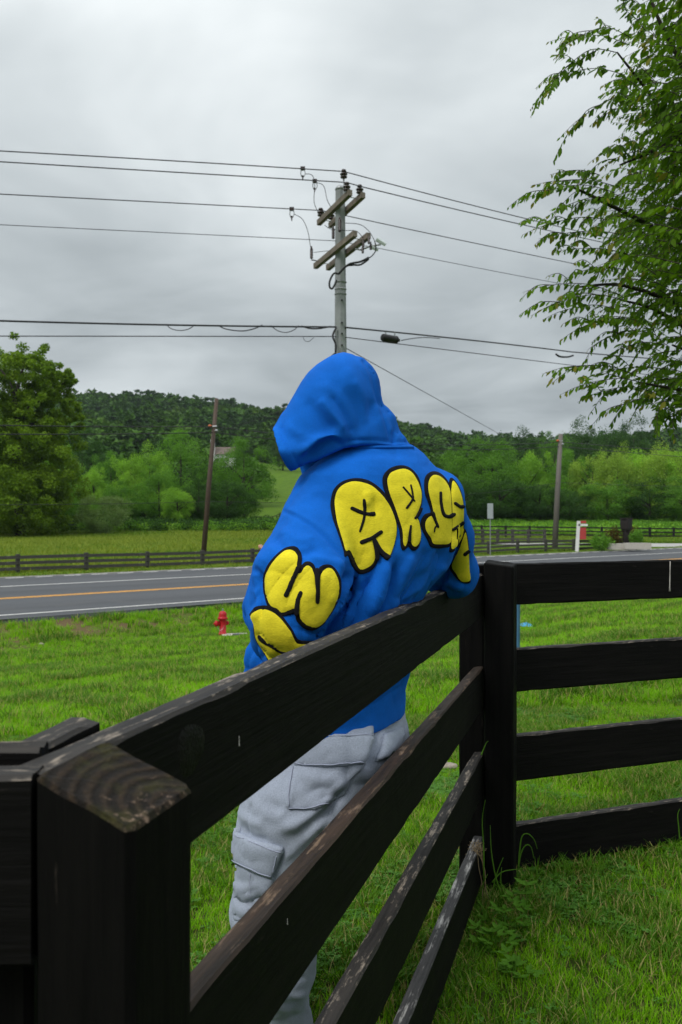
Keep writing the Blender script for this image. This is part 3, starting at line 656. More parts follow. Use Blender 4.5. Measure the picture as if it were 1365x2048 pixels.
MB().tube(catmull([(hx-0.13, hz-0.1, hb+.25), (hx-0.06, hz-0.12, hb+.14), (hx+.01, hz-.1, hb+.18), (hx+.05, hz-.09, hb+.26)], False, 5), 0.004, 4).build('chain', m_steel, hyd)
pc_ = P(472, 1277, 20.6); pg = pc_.z + 0.05
pad = empty('meter_pad', (pc_.x, pc_.y, pg)); tag(pad, 'flat pale concrete pad in the grass beside the hydrant', 'concrete pad')
MB().box((pc_.x, pc_.y, pg-0.045), (0.62, 0.95, 0.12), 0.2).build('slab', m_conc, pad)
lid = MB().lathe((pc_.x+0.03, pc_.y+0.05, pg+0.012), [(0.12, 0), (0.125, 0.015), (0.12, 0.04), (0.02, 0.045)], 16).build('lid', m_iron, pad, True)

m_alu = simple_mat('bare_aluminium', (0.42, 0.46, 0.47), 0.5, metal=0.2, var=0.08)
q = P(981, 1107, 53); rs = empty('road_sign', q); tag(rs, 'back of a small grey road sign on a thin post', 'road sign')
MB().tube([q - Vector((0, 0, 0.3)), P(981, 1008, 53)], 0.035, 6).build('post', m_steel, rs)
MB().box(P(981, 1022, 52.93), (0.40, 0.02, 0.95), 0.35).build('panel', m_alu, rs)

m_wpaint = simple_mat('white_sign_paint', (0.72, 0.72, 0.70), 0.5, var=0.05)
m_sred = simple_mat('faded_red_panel', (0.42, 0.055, 0.05), 0.5, var=0.15, nscale=3)
zz = 56; q = P(1152, 1101, zz)
es = empty('estate_sign', q); tag(es, 'white post with a hanging red for-sale panel across the road', 'sign')
MB().box(((P(1156, 0, zz).x), zz, (P(0, 1103, zz).z+P(0, 1042, zz).z)/2), (0.20, 0.14, P(0, 1042, zz).z-P(0, 1103, zz).z), rot=Matrix.Rotation(0.06, 3, 'Y')).build('post', m_wpaint, es)
MB().box((P(1166, 0, zz).x, zz-0.02, P(0, 1050, zz).z), (0.62, 0.10, 0.13)).build('arm', m_wpaint, es)
MB().box((P(1167, 0, zz).x, zz, P(0, 1044, zz).z), (0.36, 0.03, 0.16)).build('rider', m_sred, es)
pn = MB().box((P(1166, 0, zz).x, zz-0.02, P(0, 1067, zz).z), (0.42, 0.03, 0.78)).build('panel', m_sred, es)
MB().box((P(1166, 0, zz).x, zz-0.045, P(0, 1057.5, zz).z), (0.40, 0.012, 0.10)).build('header', m_iron, pn)
for dy, w in ((1065, .3), (1069, .34), (1074, .26)): MB().box((P(1166, 0, zz).x, zz-0.045, P(0, dy, zz).z), (w, 0.012, 0.045)).build('print_line', m_wpaint, pn)

m_dark = simple_mat('dark_brown_paint', (0.018, 0.014, 0.014), 0.6)
zz = 60; q = P(1253, 1093, zz); mbx = empty('mailbox', q); tag(mbx, 'dark brown mailbox on a flared post among shrubs by the drive', 'mailbox')
MB().box((q.x, zz, q.z+0.55), (0.36, 0.36, 1.2)).build('post', m_dark, mbx)
mm = MB(); xb = q.x; zb_ = q.z+1.0
mm.tube([(xb, zz, zb_), (xb, zz, zb_+.25), (xb, zz, zb_+.7), (xb, zz, zb_+0.95)], [0.2, 0.4, 0.44, 0.42], 4).build('box', m_dark, mbx)
MB().box((xb, zz, zb_+0.98), (0.72, 0.72, 0.06)).build('lid', m_dark, mbx)
for k, (px, w) in enumerate(((1243, 2.0), (1275, 1.9))):
    q = P(px, 1096 - k, 58.5-k*.6); r_ = empty('stone_kerb_block', q); tag(r_, ['low pale stone block bordering the mailbox bed, left one', 'low pale stone block bordering the mailbox bed, right one'][k], 'stone block', 'stone blocks around the mailbox bed')
    MB().box((q.x, q.y, q.z+0.1), (w*.95, 0.35, 0.42)).build('block', m_conc, r_)
# small litter and stones in the lawn
m_blue = simple_mat('blue_plastic', (0.04, 0.32, 0.62), 0.4); m_stone = simple_mat('pale_stone', (0.30, 0.26, 0.22), 0.9, var=0.3, nscale=20, bmp=0.4)
q = P(1053, 1259, 16); gzq = float(ground_z(q.x, q.y)); q.z = gzq+0.06
def flat_rag(c, w, d, h, seed, mat, name):
    mb = MB(); n = 14; V = [c + Vector((0, 0, h))]
    for s in (0.5, 1.0):
        for k in range(n):
            a = 2*math.pi*k/n; rr = 1+0.35*mnoise.noise(Vector((math.cos(a)*1.5, math.sin(a)*1.5, seed)))
            V.append(c + Vector((math.cos(a)*w*s*rr, math.sin(a)*d*s*rr, h*(1-s)*0.9 - (0.02 if s == 1 else 0))))
    mb.add(V, [(0, 1+k, 1+(k+1) % n) for k in range(n)] + [(1+k, 1+n+k, 1+n+(k+1) % n, 1+(k+1) % n) for k in range(n)]); return mb.build(name, mat, None, True)
tag(flat_rag(q, 0.14, 0.20, 0.04, 3, m_blue, 'litter'), 'scrap of bright blue plastic lying on the lawn beyond the corner post', 'litter')
for i, (px, py, z, w, lab) in enumerate(((884, 1541, 4.75, 0.05, 'left of two pale stones in the lawn beside the corner post'), (903, 1541, 4.72, 0.035, 'right of two pale stones in the lawn beside the corner post'), (323, 1318, 15, 0.055, 'pale tan stone lying in the lawn below the hydrant'), (83, 1278, 19.5, .07, 'pale stone on the bare bank below the road'))):
    q = P(px, py, z); q.z = float(ground_z(q.x, q.y))+0.02
    bm = bmesh.new(); bmesh.ops.create_icosphere(bm, subdivisions=3, radius=1)
    for v in bm.verts: v.co *= 1+0.25*mnoise.noise(v.co*1.4+Vector((i*9, 0, 0))); v.co = Vector((v.co.x*w, v.co.y*w*.8, v.co.z*w*.5))
    me = bpy.data.meshes.new('stone'); bm.to_mesh(me); bm.free(); me.materials.append(m_stone)
    for p_ in me.polygons: p_.use_smooth = True
    o = link(bpy.data.objects.new('stone', me)); o.location = q; tag(o, lab, 'stone')
# thin blue marker stake behind the corner post
q0 = P(1036, 1255, 9.0); o = MB().tube([q0 - Vector((0, 0, .5)), P(1037, 1140, 9.0)], 0.022, 6).build('marker_stake', simple_mat('blue_marker', (0.05, 0.14, 0.24), 0.5), None); tag(o, 'thin blue marker stake just right of the corner post', 'stake')
# ------------------------------------------------------------------ vegetation
rng = np.random.default_rng(11)
def leaf_cards(centers, size, up=0.35, jitter=0.4, shape=0.6):
    """one folded leaf card (two triangles sharing a rib) per centre; returns verts, faces (n,4)"""
    n = len(centers); d = rng.normal(size=(n, 3)); d[:, 2] = d[:, 2]*0.6 - 0.15; d /= np.linalg.norm(d, axis=1)[:, None]
    nr = rng.normal(size=(n, 3)); nr[:, 2] += up*2.2; nr -= d*np.sum(nr*d, 1)[:, None]; nr /= np.linalg.norm(nr, axis=1)[:, None]
    s = np.cross(d, nr); L = size*(1 + jitter*rng.uniform(-1, 1, n))[:, None]
    a = centers - d*L*.5; c = centers + d*L*.5; b = centers + s*L*shape*.5 - nr*L*.12; e = centers - s*L*shape*.5 - nr*L*.12
    V = np.stack([a, b, c, e], 1).reshape(-1, 3); Fq = np.arange(4*n).reshape(n, 4); return V, Fq
def crown_points(nclump, per, spread, shape_fn, r_in=0.45, flat=0.6):
    """clumps on and inside a unit crown; shape_fn(unit vectors) -> radius"""
    d = rng.normal(size=(nclump, 3)); d /= np.linalg.norm(d, axis=1)[:, None]
    rad = shape_fn(d)*(r_in + (1-r_in)*rng.uniform(0, 1, nclump)**0.55)
    C = d*rad[:, None]; out = []
    for c_, dd in zip(C, d):
        k = int(per*rng.uniform(0.6, 1.4)); q = rng.normal(size=(k, 3)); q /= np.linalg.norm(q, axis=1)[:, None]
        q *= (rng.uniform(0, 1, k)**0.45)[:, None]*spread*rng.uniform(.65, 1.35); q[:, 2] *= flat; q += dd*0.03
        q[:, 2] -= 0.25*(q[:, 0]**2+q[:, 1]**2)/spread
        out.append(c_ + q)
    return np.concatenate(out)
def lumpy(seed, low=0.75, top=1.0):
    ph = np.random.default_rng(seed).uniform(0, 6, 8)
    def f(d):
        th = np.arctan2(d[:, 1], d[:, 0]); z = d[:, 2]
        r = 0.86 + 0.12*np.sin(2*th+ph[0]+2*z) + 0.10*np.sin(3*th+ph[1]-3*z) + 0.08*np.sin(5*th+ph[2]+5*z) + 0.06*np.sin(7*z+ph[3])
        return r*np.where(z < -0.2, low, top)
    return f
m_bark = simple_mat('bark', (0.035, 0.028, 0.022), 0.9, var=0.4, nscale=6, bmp=0.5)
m_lf = {
 'mid': foliage_mat('leaves_mid', (0.0331, 0.0991, 0.0165), (0.1708, 0.3718, 0.0440), 0.45),
 'light': foliage_mat('leaves_light', (0.0776, 0.2029, 0.0239), (0.3431, 0.5967, 0.0657), 0.4),
 'dark': foliage_mat('leaves_dark', (0.0151, 0.0473, 0.0129), (0.0645, 0.1462, 0.0301), 0.4),
 'willow': foliage_mat('leaves_willow', (0.0898, 0.1908, 0.0269), (0.3590, 0.5161, 0.0786), 0.5),
 'grey': foliage_mat('leaves_greygreen', (0.12, 0.20, 0.06), (0.27, 0.38, 0.14), 0.6),
}
def crown_mesh(kind, seed, nclump=120, per=90, spread=0.26, leaf=0.042, shape=None, r_in=0.4, flat=0.6):
    global rng; rng = np.random.default_rng(seed)
    pts = crown_points(nclump, per, spread, shape or lumpy(seed), r_in, flat); V, Fq = leaf_cards(pts, leaf)
    me = bpy.data.meshes.new('crown'); fast_mesh(me, V, Fq); me.materials.append(m_lf[kind]); return me
CROWNS = {k: [crown_mesh(k, 100*i+sum(map(ord, k)), nclump=84 if k != 'grey' else 130, per=250 if k != 'grey' else 110, spread=0.23 if k != 'grey' else .26, r_in=.5 if k != 'grey' else .8, leaf=0.036 if k != 'grey' else 0.05, flat=0.65 if k != 'willow' else 1.1) for i in range(2 if k != 'grey' else 1)] for k in m_lf}
def tree(label, px, ybase, ytop, wpx, z, kind, variant=0, trunk_px=None, group=None, name='tree', ground=True, bare=0.06):
    b_ = P(px, ybase, z); gz_ = float(ground_z(b_.x, b_.y)); zt = P(px, ytop, z).z; H_ = zt - gz_; W = wpx/F*z
    root = empty(name, (b_.x, b_.y, gz_)); tag(root, label, 'tree' if name != 'shrub' else 'shrub', group)
    me = CROWNS[kind][variant % len(CROWNS[kind])]
    o = bpy.data.objects.new('crown', me); link(o, root)
    ch = H_*(1-bare)*0.56; o.location = (0, 0, H_ - ch*0.93); o.scale = (W*0.64, W*0.58, ch); o.rotation_euler = (0, 0, px*0.37+variant)
    if name != 'shrub':
        r = max(0.10, W*0.025); mb = MB(); mb.tube([(0, 0, -.3), (0.05*W*.1, 0, H_*.3), (0, 0.1, H_*.6), (0, 0, H_*.85)], [r*1.3, r, r*.7, r*.2], 7)
        for k in range(6):
            a = k*1.05+px; h0 = H_*(0.25+0.06*k); mb.tube([(0, 0, h0), (math.cos(a)*W*.18, math.sin(a)*W*.18, h0+H_*.12), (math.cos(a)*W*.34, math.sin(a)*W*.34, h0+H_*.22)], [r*.5, r*.35, r*.1], 5)
        t_ = mb.build('trunk', m_bark, None, True); t_.parent = root
    return root
LT = [ # px, ybase, ytop, w, z, kind
 (165, 1055, 868, 100, 150, 'dark', 'dark round tree rising behind the pale trees left of the brown pole'),
 (128, 1056, 905, 80, 112, 'light', 'pale green tree right beside the big left tree'),
 (188, 1056, 928, 62, 110, 'light', 'slim pale green tree at the left end of the mid tree row'),
 (222, 1056, 905, 84, 118, 'mid', 'mid green tree in the row, left of the tallest one'),
 (262, 1056, 902, 66, 112, 'light', 'narrow pale tree left of the two tall round trees'),
 (300, 1056, 896, 76, 112, 'light', 'pale leafy tree beside the tallest tree left of the brown pole'),
 (362, 1056, 866, 118, 118, 'mid', 'tall round tree just left of the brown pole'),
 (318, 1056, 935, 90, 106, 'mid', 'low dense tree in front of the tall round tree'),
 (398, 1056, 940, 80, 106, 'dark', 'low dark tree standing behind the brown pole'),
 (440, 1056, 905, 80, 125, 'dark', 'dark tree right behind the brown pole'),
 (488, 1052, 884, 118, 112, 'mid', 'round dense tree right of the brown pole'),
 (455, 1056, 955, 90, 104, 'dark', 'low dark tree at the foot of the round tree right of the pole'),
 (566, 948, 866, 62, 300, 'dark', 'dark distant tree beside the front edge of the hood'),
 (60, 1058, 930, 110, 100, 'dark', 'dark dense tree filling in below the big left tree'),
 (0, 1060, 900, 120, 98, 'mid', 'dense tree at the left picture edge under the big tree'),
 (110, 1060, 960, 110, 98, 'mid', 'low broad tree at the foot of the big left tree'),
 (-110, 1060, 800, 170, 95, 'mid', 'tree just outside the left picture edge'),
 (243, 1056, 965, 80, 104, 'mid', 'low green tree behind the grey-green bush'),
 (355, 1056, 972, 80, 102, 'light', 'low leafy pale tree left of the brown pole base'),
]
RT = [
 (868, 1050, 912, 90, 120, 'dark', 'dark tree just right of the blue shoulder'),
 (915, 1048, 900, 88, 116, 'mid', 'mid green tree left of the broad tree by the road sign'),
 (925, 1048, 955, 100, 108, 'dark', 'low dark tree behind the back of the road sign'),
 (985, 1048, 886, 128, 112, 'mid', 'broad tree above the back of the road sign'),
 (1000, 1050, 950, 110, 106, 'dark', 'low dark tree right of the road sign'),
 (1062, 1048, 896, 84, 115, 'light', 'pale tree left of the grey wooden pole'),
 (1080, 1050, 960, 90, 106, 'dark', 'dark low tree behind the grey wooden pole'),
 (1140, 1048, 905, 84, 114, 'mid', 'tree right behind the grey wooden pole'),
 (1186, 1048, 904, 92, 112, 'willow', 'yellow-green willow-like tree right of the grey pole'),
 (1236, 1048, 898, 96, 113, 'willow', 'second yellow-green tree right of the grey pole'),
 (1215, 1050, 962, 120, 106, 'mid', 'low tree in front of the two yellow-green trees'),
 (1286, 1048, 892, 100, 116, 'light', 'light green tree behind the mailbox shrubs'),
 (1330, 1048, 886, 100, 113, 'willow', 'yellow-green tree near the right picture edge'),
 (1300, 1050, 965, 110, 106, 'dark', 'low dark tree behind the mailbox shrubs'),
 (1380, 1048, 884, 110, 112, 'light', 'tree cut by the right picture edge'),
 (1375, 1050, 960, 110, 104, 'mid', 'low tree at the right picture edge'),
 (1140, 1052, 975, 90, 104, 'dark', 'low dark tree between the grey pole and the sign post'),
 (1165, 1000, 856, 100, 190, 'dark', 'dark distant tree topping the treeline right of the grey pole'),
 (1215, 1000, 846, 110, 195, 'dark', 'highest dark distant tree above the yellow-green trees'),
 (1268, 1000, 850, 100, 195, 'dark', 'dark distant tree right of the highest distant tree'),
 (1110, 1000, 866, 90, 200, 'mid', 'distant tree behind the top of the grey pole'),
 (1040, 1000, 872, 90, 200, 'dark', 'distant tree above the trees left of the grey pole'),
 (1460, 1048, 880, 130, 110, 'mid', 'tree just outside the right picture edge'),
 (800, 1052, 900, 120, 116, 'mid', 'tree hidden behind the hooded person'),
]
for i, (px, yb, yt, w, z, k, lab) in enumerate(LT+RT):
    tree(lab, px, yb, yt, w, z, k, i, group='trees along the field edge beyond the road' if z < 130 else 'distant trees behind the field edge')
tree('round grey-green bush in front of the left tree row', 205, 1057, 990, 84, 93, 'grey', name='shrub', bare=0.0)
# big left tree: limbs and separated foliage sprays
def big_tree():
    z = 88; root = empty('tree', (P(40, 0, z).x, z, float(ground_z(P(40, 0, z).x, z)))); tag(root, 'big spreading tree with open crown at the left picture edge', 'tree')
    gzz = root.location.z; q = lambda px, py, dz=0: P(px, py, z+dz)
    mb = MB(); mb.tube(catmull([(root.location.x, z, gzz-.3), q(40, 980), q(34, 900), q(36, 840), q(30, 790)], False, 4), [0.55]*4+[0.5]*4+[0.42]*4+[0.3]*4+[.2], 8)
    limbs = [[(38, 850), (60, 815), (95, 790), (130, 765)], [(36, 840), (28, 790), (10, 750), (-20, 720)], [(36, 880), (0, 850), (-50, 830)], [(38, 900), (80, 880), (120, 862)], [(32, 800), (40, 760), (50, 725)], [(36, 860), (75, 845), (118, 835)], [(38, 930), (90, 915), (130, 900)], [(38, 930), (-10, 915), (-60, 900)]]
    for l in limbs: c_ = catmull([q(a, b, random.uniform(-1, 1)) for a, b in l], False, 4); mb.tube(c_, [0.22*(1-k/len(c_))+0.04 for k in range(len(c_))], 5)
    mb.build('trunk', m_bark, root, True)
    cl = [(20, 728, 34), (52, 725, 26), (78, 735, 26), (105, 742, 24), (128, 752, 20), (140, 765, 14), (92, 765, 30), (60, 760, 28), (0, 740, 34), (-30, 735, 40), (15, 772, 24), (-20, 790, 40), (-60, 800, 50), (118, 788, 26), (88, 800, 28), (136, 806, 20), (150, 838, 14), (120, 838, 28), (92, 850, 34), (60, 838, 24), (10, 830, 34), (-30, 850, 46), (45, 880, 40), (90, 890, 40), (128, 880, 30), (0, 870, 44), (-50, 880, 50), (20, 1000, 50), (70, 1010, 46), (-30, 1020, 50), (120, 965, 36), (105, 1005, 40), (45, 1035, 40), (0, 1040, 40), (95, 1040, 36), (30, 830, 36), (75, 800, 30), (10, 900, 44), (-40, 920, 50), (60, 930, 46), (110, 930, 40), (30, 960, 50), (80, 975, 44), (-10, 985, 50)]
    out = []; r = np.random.default_rng(5)
    for px, py, s in cl:
        c_ = np.array(q(px, py, 0)); S_ = s/F*z
        for k in range(int(6+s/3)):
            sub = c_ + r.normal(size=3)*np.array([.55, 1.4, .55])*S_; m = int(130); w = r.normal(size=(m, 3)); w /= np.linalg.norm(w, axis=1)[:, None]; w *= (r.uniform(0, 1, m)**.5)[:, None]*S_*.42; w[:, 2] *= .8; out.append(sub+w)
    global rng; rng = r; V, Fq = leaf_cards(np.concatenate(out), 0.27); mesh_obj('crown', V, Fq, foliage_mat('big_tree_leaves', (0.0533, 0.1230, 0.0098), (0.1968, 0.3116, 0.0246), 0.5), root)
big_tree()

# ---- generic scatter: instances of hidden source meshes on a point cloud
def scatter(name, pts, rots, scales, sources, label=None, kind='stuff', idx=None):
    me = bpy.data.meshes.new(name); me.vertices.add(len(pts)); me.vertices.foreach_set('co', np.asarray(pts, np.float32).ravel())
    def attr(nm, typ, data, key): a = me.attributes.new(nm, typ, 'POINT'); a.data.foreach_set(key, np.asarray(data).ravel())
    attr('rot', 'FLOAT_VECTOR', np.asarray(rots, np.float32), 'vector'); attr('scl', 'FLOAT_VECTOR', np.asarray(scales, np.float32), 'vector')
    attr('pick', 'INT', np.asarray(idx if idx is not None else np.random.randint(0, len(sources), len(pts)), np.int32), 'value')
    o = bpy.data.objects.new(name, me); COL.objects.link(o)
    src = bpy.data.collections.new(name+'_source')
    for k, s in enumerate(sources):
        so_ = bpy.data.objects.new('%s_%02d' % (name, k), s); src.objects.link(so_)
    g = bpy.data.node_groups.new(name, 'GeometryNodeTree'); g.interface.new_socket('Geometry', in_out='INPUT', socket_type='NodeSocketGeometry'); g.interface.new_socket('Geometry', in_out='OUTPUT', socket_type='NodeSocketGeometry')
    gi = g.nodes.new('NodeGroupInput'); go = g.nodes.new('NodeGroupOutput'); iop = g.nodes.new('GeometryNodeInstanceOnPoints'); ci = g.nodes.new('GeometryNodeCollectionInfo')
    ci.inputs['Collection'].default_value = src; ci.inputs['Separate Children'].default_value = True; ci.inputs['Reset Children'].default_value = True
    def na(nm, dt): a = g.nodes.new('GeometryNodeInputNamedAttribute'); a.data_type = dt; a.inputs['Name'].default_value = nm; return a.outputs['Attribute']
    m2p = g.nodes.new('GeometryNodeMeshToPoints'); g.links.new(gi.outputs[0], m2p.inputs[0])
    g.links.new(m2p.outputs[0], iop.inputs['Points']); g.links.new(ci.outputs[0], iop.inputs['Instance']); iop.inputs['Pick Instance'].default_value = True
    g.links.new(na('pick', 'INT'), iop.inputs['Instance Index'])
    e2r = g.nodes.new('FunctionNodeEulerToRotation'); g.links.new(na('rot', 'FLOAT_VECTOR'), e2r.inputs[0]); g.links.new(e2r.outputs[0], iop.inputs['Rotation'])
    g.links.new(na('scl', 'FLOAT_VECTOR'), iop.inputs['Scale']); g.links.new(iop.outputs[0], go.inputs[0])
    md = o.modifiers.new('instances', 'NODES'); md.node_group = g
    return tag(o, label, None, None, kind)

# ---- forest on the hills
m_forest = [foliage_mat('forest_leaves_%s' % n_, d, l, 0.02, 0.15, spec=0.04) for n_, d, l in (('deep', (0.018, 0.056, 0.009), (0.044, 0.108, 0.016)), ('mid', (0.028, 0.080, 0.010), (0.068, 0.150, 0.018)), ('pale', (0.045, 0.100, 0.014), (0.100, 0.185, 0.026)))]
srcs = []
for k in range(6):
    rng = np.random.default_rng(900+k)
    pts = crown_points(42, 26, 0.30, lumpy(k+50, 0.6), 0.6, 0.55); pts = pts[pts[:, 2] > -0.7]
    V, Fq = leaf_cards(pts, 0.20, up=0.8, shape=0.9)
    me = bpy.data.meshes.new('forest_crown'); fast_mesh(me, V, Fq); me.materials.append(m_forest[(0, 0, 1, 1, 1, 2)[k]]); srcs.append(me)
r = np.random.default_rng(3); zs = np.sqrt(r.uniform(165**2, 655**2, 36000)); tx = r.uniform(-0.95, 0.95, 36000); X = tx*zs; Y = zs
pxs = tx*F+CX
keep = np.ones(len(X), bool)
keep &= ~((pxs > 495) & (pxs < 640) & (Y < 330) & (Y > 100))        # the open pasture
keep &= ~((pxs > 470) & (pxs < 660) & (Y < 330)); keep &= ~((pxs > 300) & (pxs < 380) & (Y < 230))
cell = {}; sel = []
for i in range(len(X)):
    if not keep[i]: continue
    sp_ = 5.2 if Y[i] < 350 else 7.0; key = (int(X[i]/sp_), int(Y[i]/sp_))
    if key in cell: continue
    cell[key] = 1; sel.append(i)
sel = np.array(sel); X, Y = X[sel], Y[sel]; Z = ground_z(X, Y)
h = (3.6 + 5.2*r.uniform(0, 1, len(X))**1.6)*np.where(Y < 260, 0.85, 1); w = h*r.uniform(0.95, 1.3, len(X))
pv = snoise(X, Y, 0.02, 4.0)+r.normal(0, .4, len(X)); idx = np.where(pv > 0.75, 5, np.where(pv > 0, r.integers(2, 5, len(X)), r.integers(0, 3, len(X))))
scatter('hill_forest', np.stack([X, Y, Z+h*0.75], 1), np.stack([0*X, 0*X, r.uniform(0, 6.28, len(X))], 1), np.stack([w, w, h], 1), srcs, 'dense green forest covering the low hills', idx=idx)
print('forest', len(X))
# ---- tall weeds along the foot of the tree lines
def weed_mesh(seed, kind, n=60, hgt=1.0, w=0.7, leaf=0.16):
    global rng; rng = np.random.default_rng(seed); p = rng.normal(size=(n, 3))*np.array([w*.4, w*.4, 0]); p[:, 2] = np.abs(rng.uniform(0, hgt, n)); V, Fq = leaf_cards(p, leaf, up=.2); me = bpy.data.meshes.new('weed'); fast_mesh(me, V, Fq); me.materials.append(m_lf[kind]); return me
wm = [weed_mesh(1, 'light', 90, .9), weed_mesh(2, 'mid', 90, 1.1), weed_mesh(3, 'light', 70, .7), weed_mesh(4, 'dark', 90, 1.2)]
r = np.random.default_rng(8); n = 2600; zz = r.uniform(91, 108, n); pxx = r.uniform(640, 1480, n); X = (pxx-CX)/F*zz
idx_r = r.integers(0, 3, n)
n2 = 2600; z2 = r.uniform(97, 108, n2); px2 = r.uniform(-120, 560, n2); X2 = (px2-CX)/F*z2
XX = np.concatenate([X, X2]); YY = np.concatenate([zz, z2]); ZZ = ground_z(XX, YY); s_ = r.uniform(.6, 1.3, len(XX))*np.where(XX < -5, 1.05, 1)
scatter('undergrowth', np.stack([XX, YY, ZZ], 1), np.stack([0*XX, 0*XX, r.uniform(0, 6, len(XX))], 1), np.stack([s_*1.2, s_*1.2, s_], 1), wm, 'leafy undergrowth at the foot of the tree lines', idx=np.concatenate([idx_r, r.choice([0, 1, 2, 3], n2)]))
# shrubs by the mailbox
m_rust = foliage_mat('leaves_rusty', (0.045, 0.030, 0.010), (0.12, 0.09, 0.02), 0.9)
def shrub(label, px, yb, yt, wpx, z, kind, seed, mat=None, blade=False):
    b_ = P(px, yb, z); H_ = (yb-yt)/F*z; W = wpx/F*z; r = np.random.default_rng(seed); root = empty('shrub', b_); tag(root, label, 'shrub', 'shrubs around the mailbox')
    global rng; rng = r; n = 1400; p = r.normal(size=(n, 3)); p /= np.linalg.norm(p, axis=1)[:, None]; p *= (r.uniform(0, 1, n)**.4)[:, None]; p = p*np.array([W/2, W/2, H_*.52])*(1+.2*np.sin(p[:, :1]*9/W+seed)) + np.array([0, 0, H_*.45])
    V, Fq = leaf_cards(p, 0.12 if not blade else 0.26, up=.1, shape=.5 if not blade else .16)
    mesh_obj('foliage', V + np.array(b_), Fq, mat or m_lf[kind], root)
    mb = MB()
    for k in range(5): a = k*1.3; mb.tube([b_ - Vector((0, 0, .3)), b_ + Vector((math.cos(a)*W*.12, math.sin(a)*W*.12, H_*.35)), b_ + Vector((math.cos(a)*W*.25, math.sin(a)*W*.25, H_*.75))], [.02, .015, .006], 4)
    mb.build('stem', m_bark, root)
shrub('rusty-leaved shrub left of the mailbox', 1228, 1094, 1052, 34, 60.5, 'mid', 1, m_rust)
shrub('strappy green clump right of the white sign post', 1202, 1099, 1066, 50, 58.5, 'mid', 2, None, True)
shrub('low green shrub right of the mailbox', 1274, 1092, 1058, 26, 59.5, 'mid', 3, None, True)
shrub('rusty low shrub behind the mailbox', 1262, 1088, 1050, 34, 63, 'mid', 4, m_rust)
# farmhouse glimpsed over the trees
m_wall = simple_mat('white_siding', (0.70, 0.70, 0.68), 0.7, var=0.05); m_roof = simple_mat('grey_brown_roof', (0.14, 0.11, 0.095), 0.9, var=0.2)
fh = empty('farmhouse', P(436, 950, 190)); tag(fh, 'white farmhouse corner glimpsed between the trees behind the brown pole', 'house')
a = P(426, 884, 190); MB().box((a.x, 190, a.z-6), (0.9, 0.9, 13)).build('chimney', m_wall, fh)
a = P(444, 905, 191); MB().box((a.x+.5, 192, a.z-4), (4.5, 4, 7)).build('wall', m_wall, fh)
rm = MB(); x0, x1, zt_, zb2 = a.x-2.0, a.x+3.0, a.z+1.3, a.z-.5; rm.add([(x0, 189.6, zb2), (x1, 189.6, zb2), (x1, 194.4, zb2), (x0, 194.4, zb2), (x0, 192, zt_), (x1, 192, zt_)], [(0, 1, 5, 4), (2, 3, 4, 5), (0, 4, 3), (1, 2, 5), (0, 3, 2, 1)]); rm.build('roof', m_roof, fh)

# ------------------------------------------------------------------ grass
def blade_mesh(seed, n=14, h=0.055, w=0.0035, spread=0.03, lean=0.5, segs=3, mat=None, mats=None, dry=0.13):
    r = np.random.default_rng(seed); V = []; Fc = []; Fm = []
    for k in range(n):
        a = r.uniform(0, 6.28); rr = spread*math.sqrt(r.uniform(0, 1)); x0, y0 = rr*math.cos(a), rr*math.sin(a); hh = h*r.uniform(.5, 1.25); b_ = r.uniform(0, 6.28); le = lean*r.uniform(.2, 1.3)*hh; ww = w*r.uniform(.7, 1.3)
        dx, dy = math.cos(b_), math.sin(b_); sx, sy = -dy, dx; b0_ = len(V); mi = 1 if r.uniform() < dry else 0
        for s in range(segs+1):
            f = s/segs; cxx = x0+dx*le*f*f; cyy = y0+dy*le*f*f; z = hh*(f-0.25*f*f*lean); wd = ww*(1-f**1.6)*.5
            if s < segs: V += [(cxx-sx*wd, cyy-sy*wd, z), (cxx+sx*wd, cyy+sy*wd, z)]
            else: V.append((cxx, cyy, z))
        for s in range(segs-1): q = b0_+2*s; Fc.append((q, q+1, q+3, q+2)); Fm.append(mi)
        q = b0_+2*(segs-1); Fc.append((q, q+1, q+2)); Fm.append(mi)
    me = bpy.data.meshes.new('grass_tuft'); me.from_pydata(V, [], Fc)
    for m in mats: me.materials.append(m)
    me.polygons.foreach_set('material_index', Fm); me.update(); return me
m_g1 = foliage_mat('grass_blades', (0.1037, 0.2928, 0.0029), (0.2562, 0.5368, 0.0073), 0.9, 0.35, spec=0.08); m_g2 = foliage_mat('dry_grass_blades', (0.22, 0.20, 0.06), (0.42, 0.38, 0.15), 2.0, 0.3)
m_g3 = foliage_mat('shade_toned_grass_blades', (0.032, 0.105, 0.005), (0.105, 0.25, 0.010), 0.9, 0.3, spec=0.12)  # darker copy of the blade green, with shade put into its colour
tufts = [blade_mesh(k, mats=[m_g1, m_g2], dry=(.05, .1, .15, .45)[k], lean=.5+.15*k) for k in range(4)] + [blade_mesh(10+k, dry=.2, n=10, h=.075, w=.0045, spread=.025, lean=.7, mats=[m_g3, m_g2]) for k in range(3)]
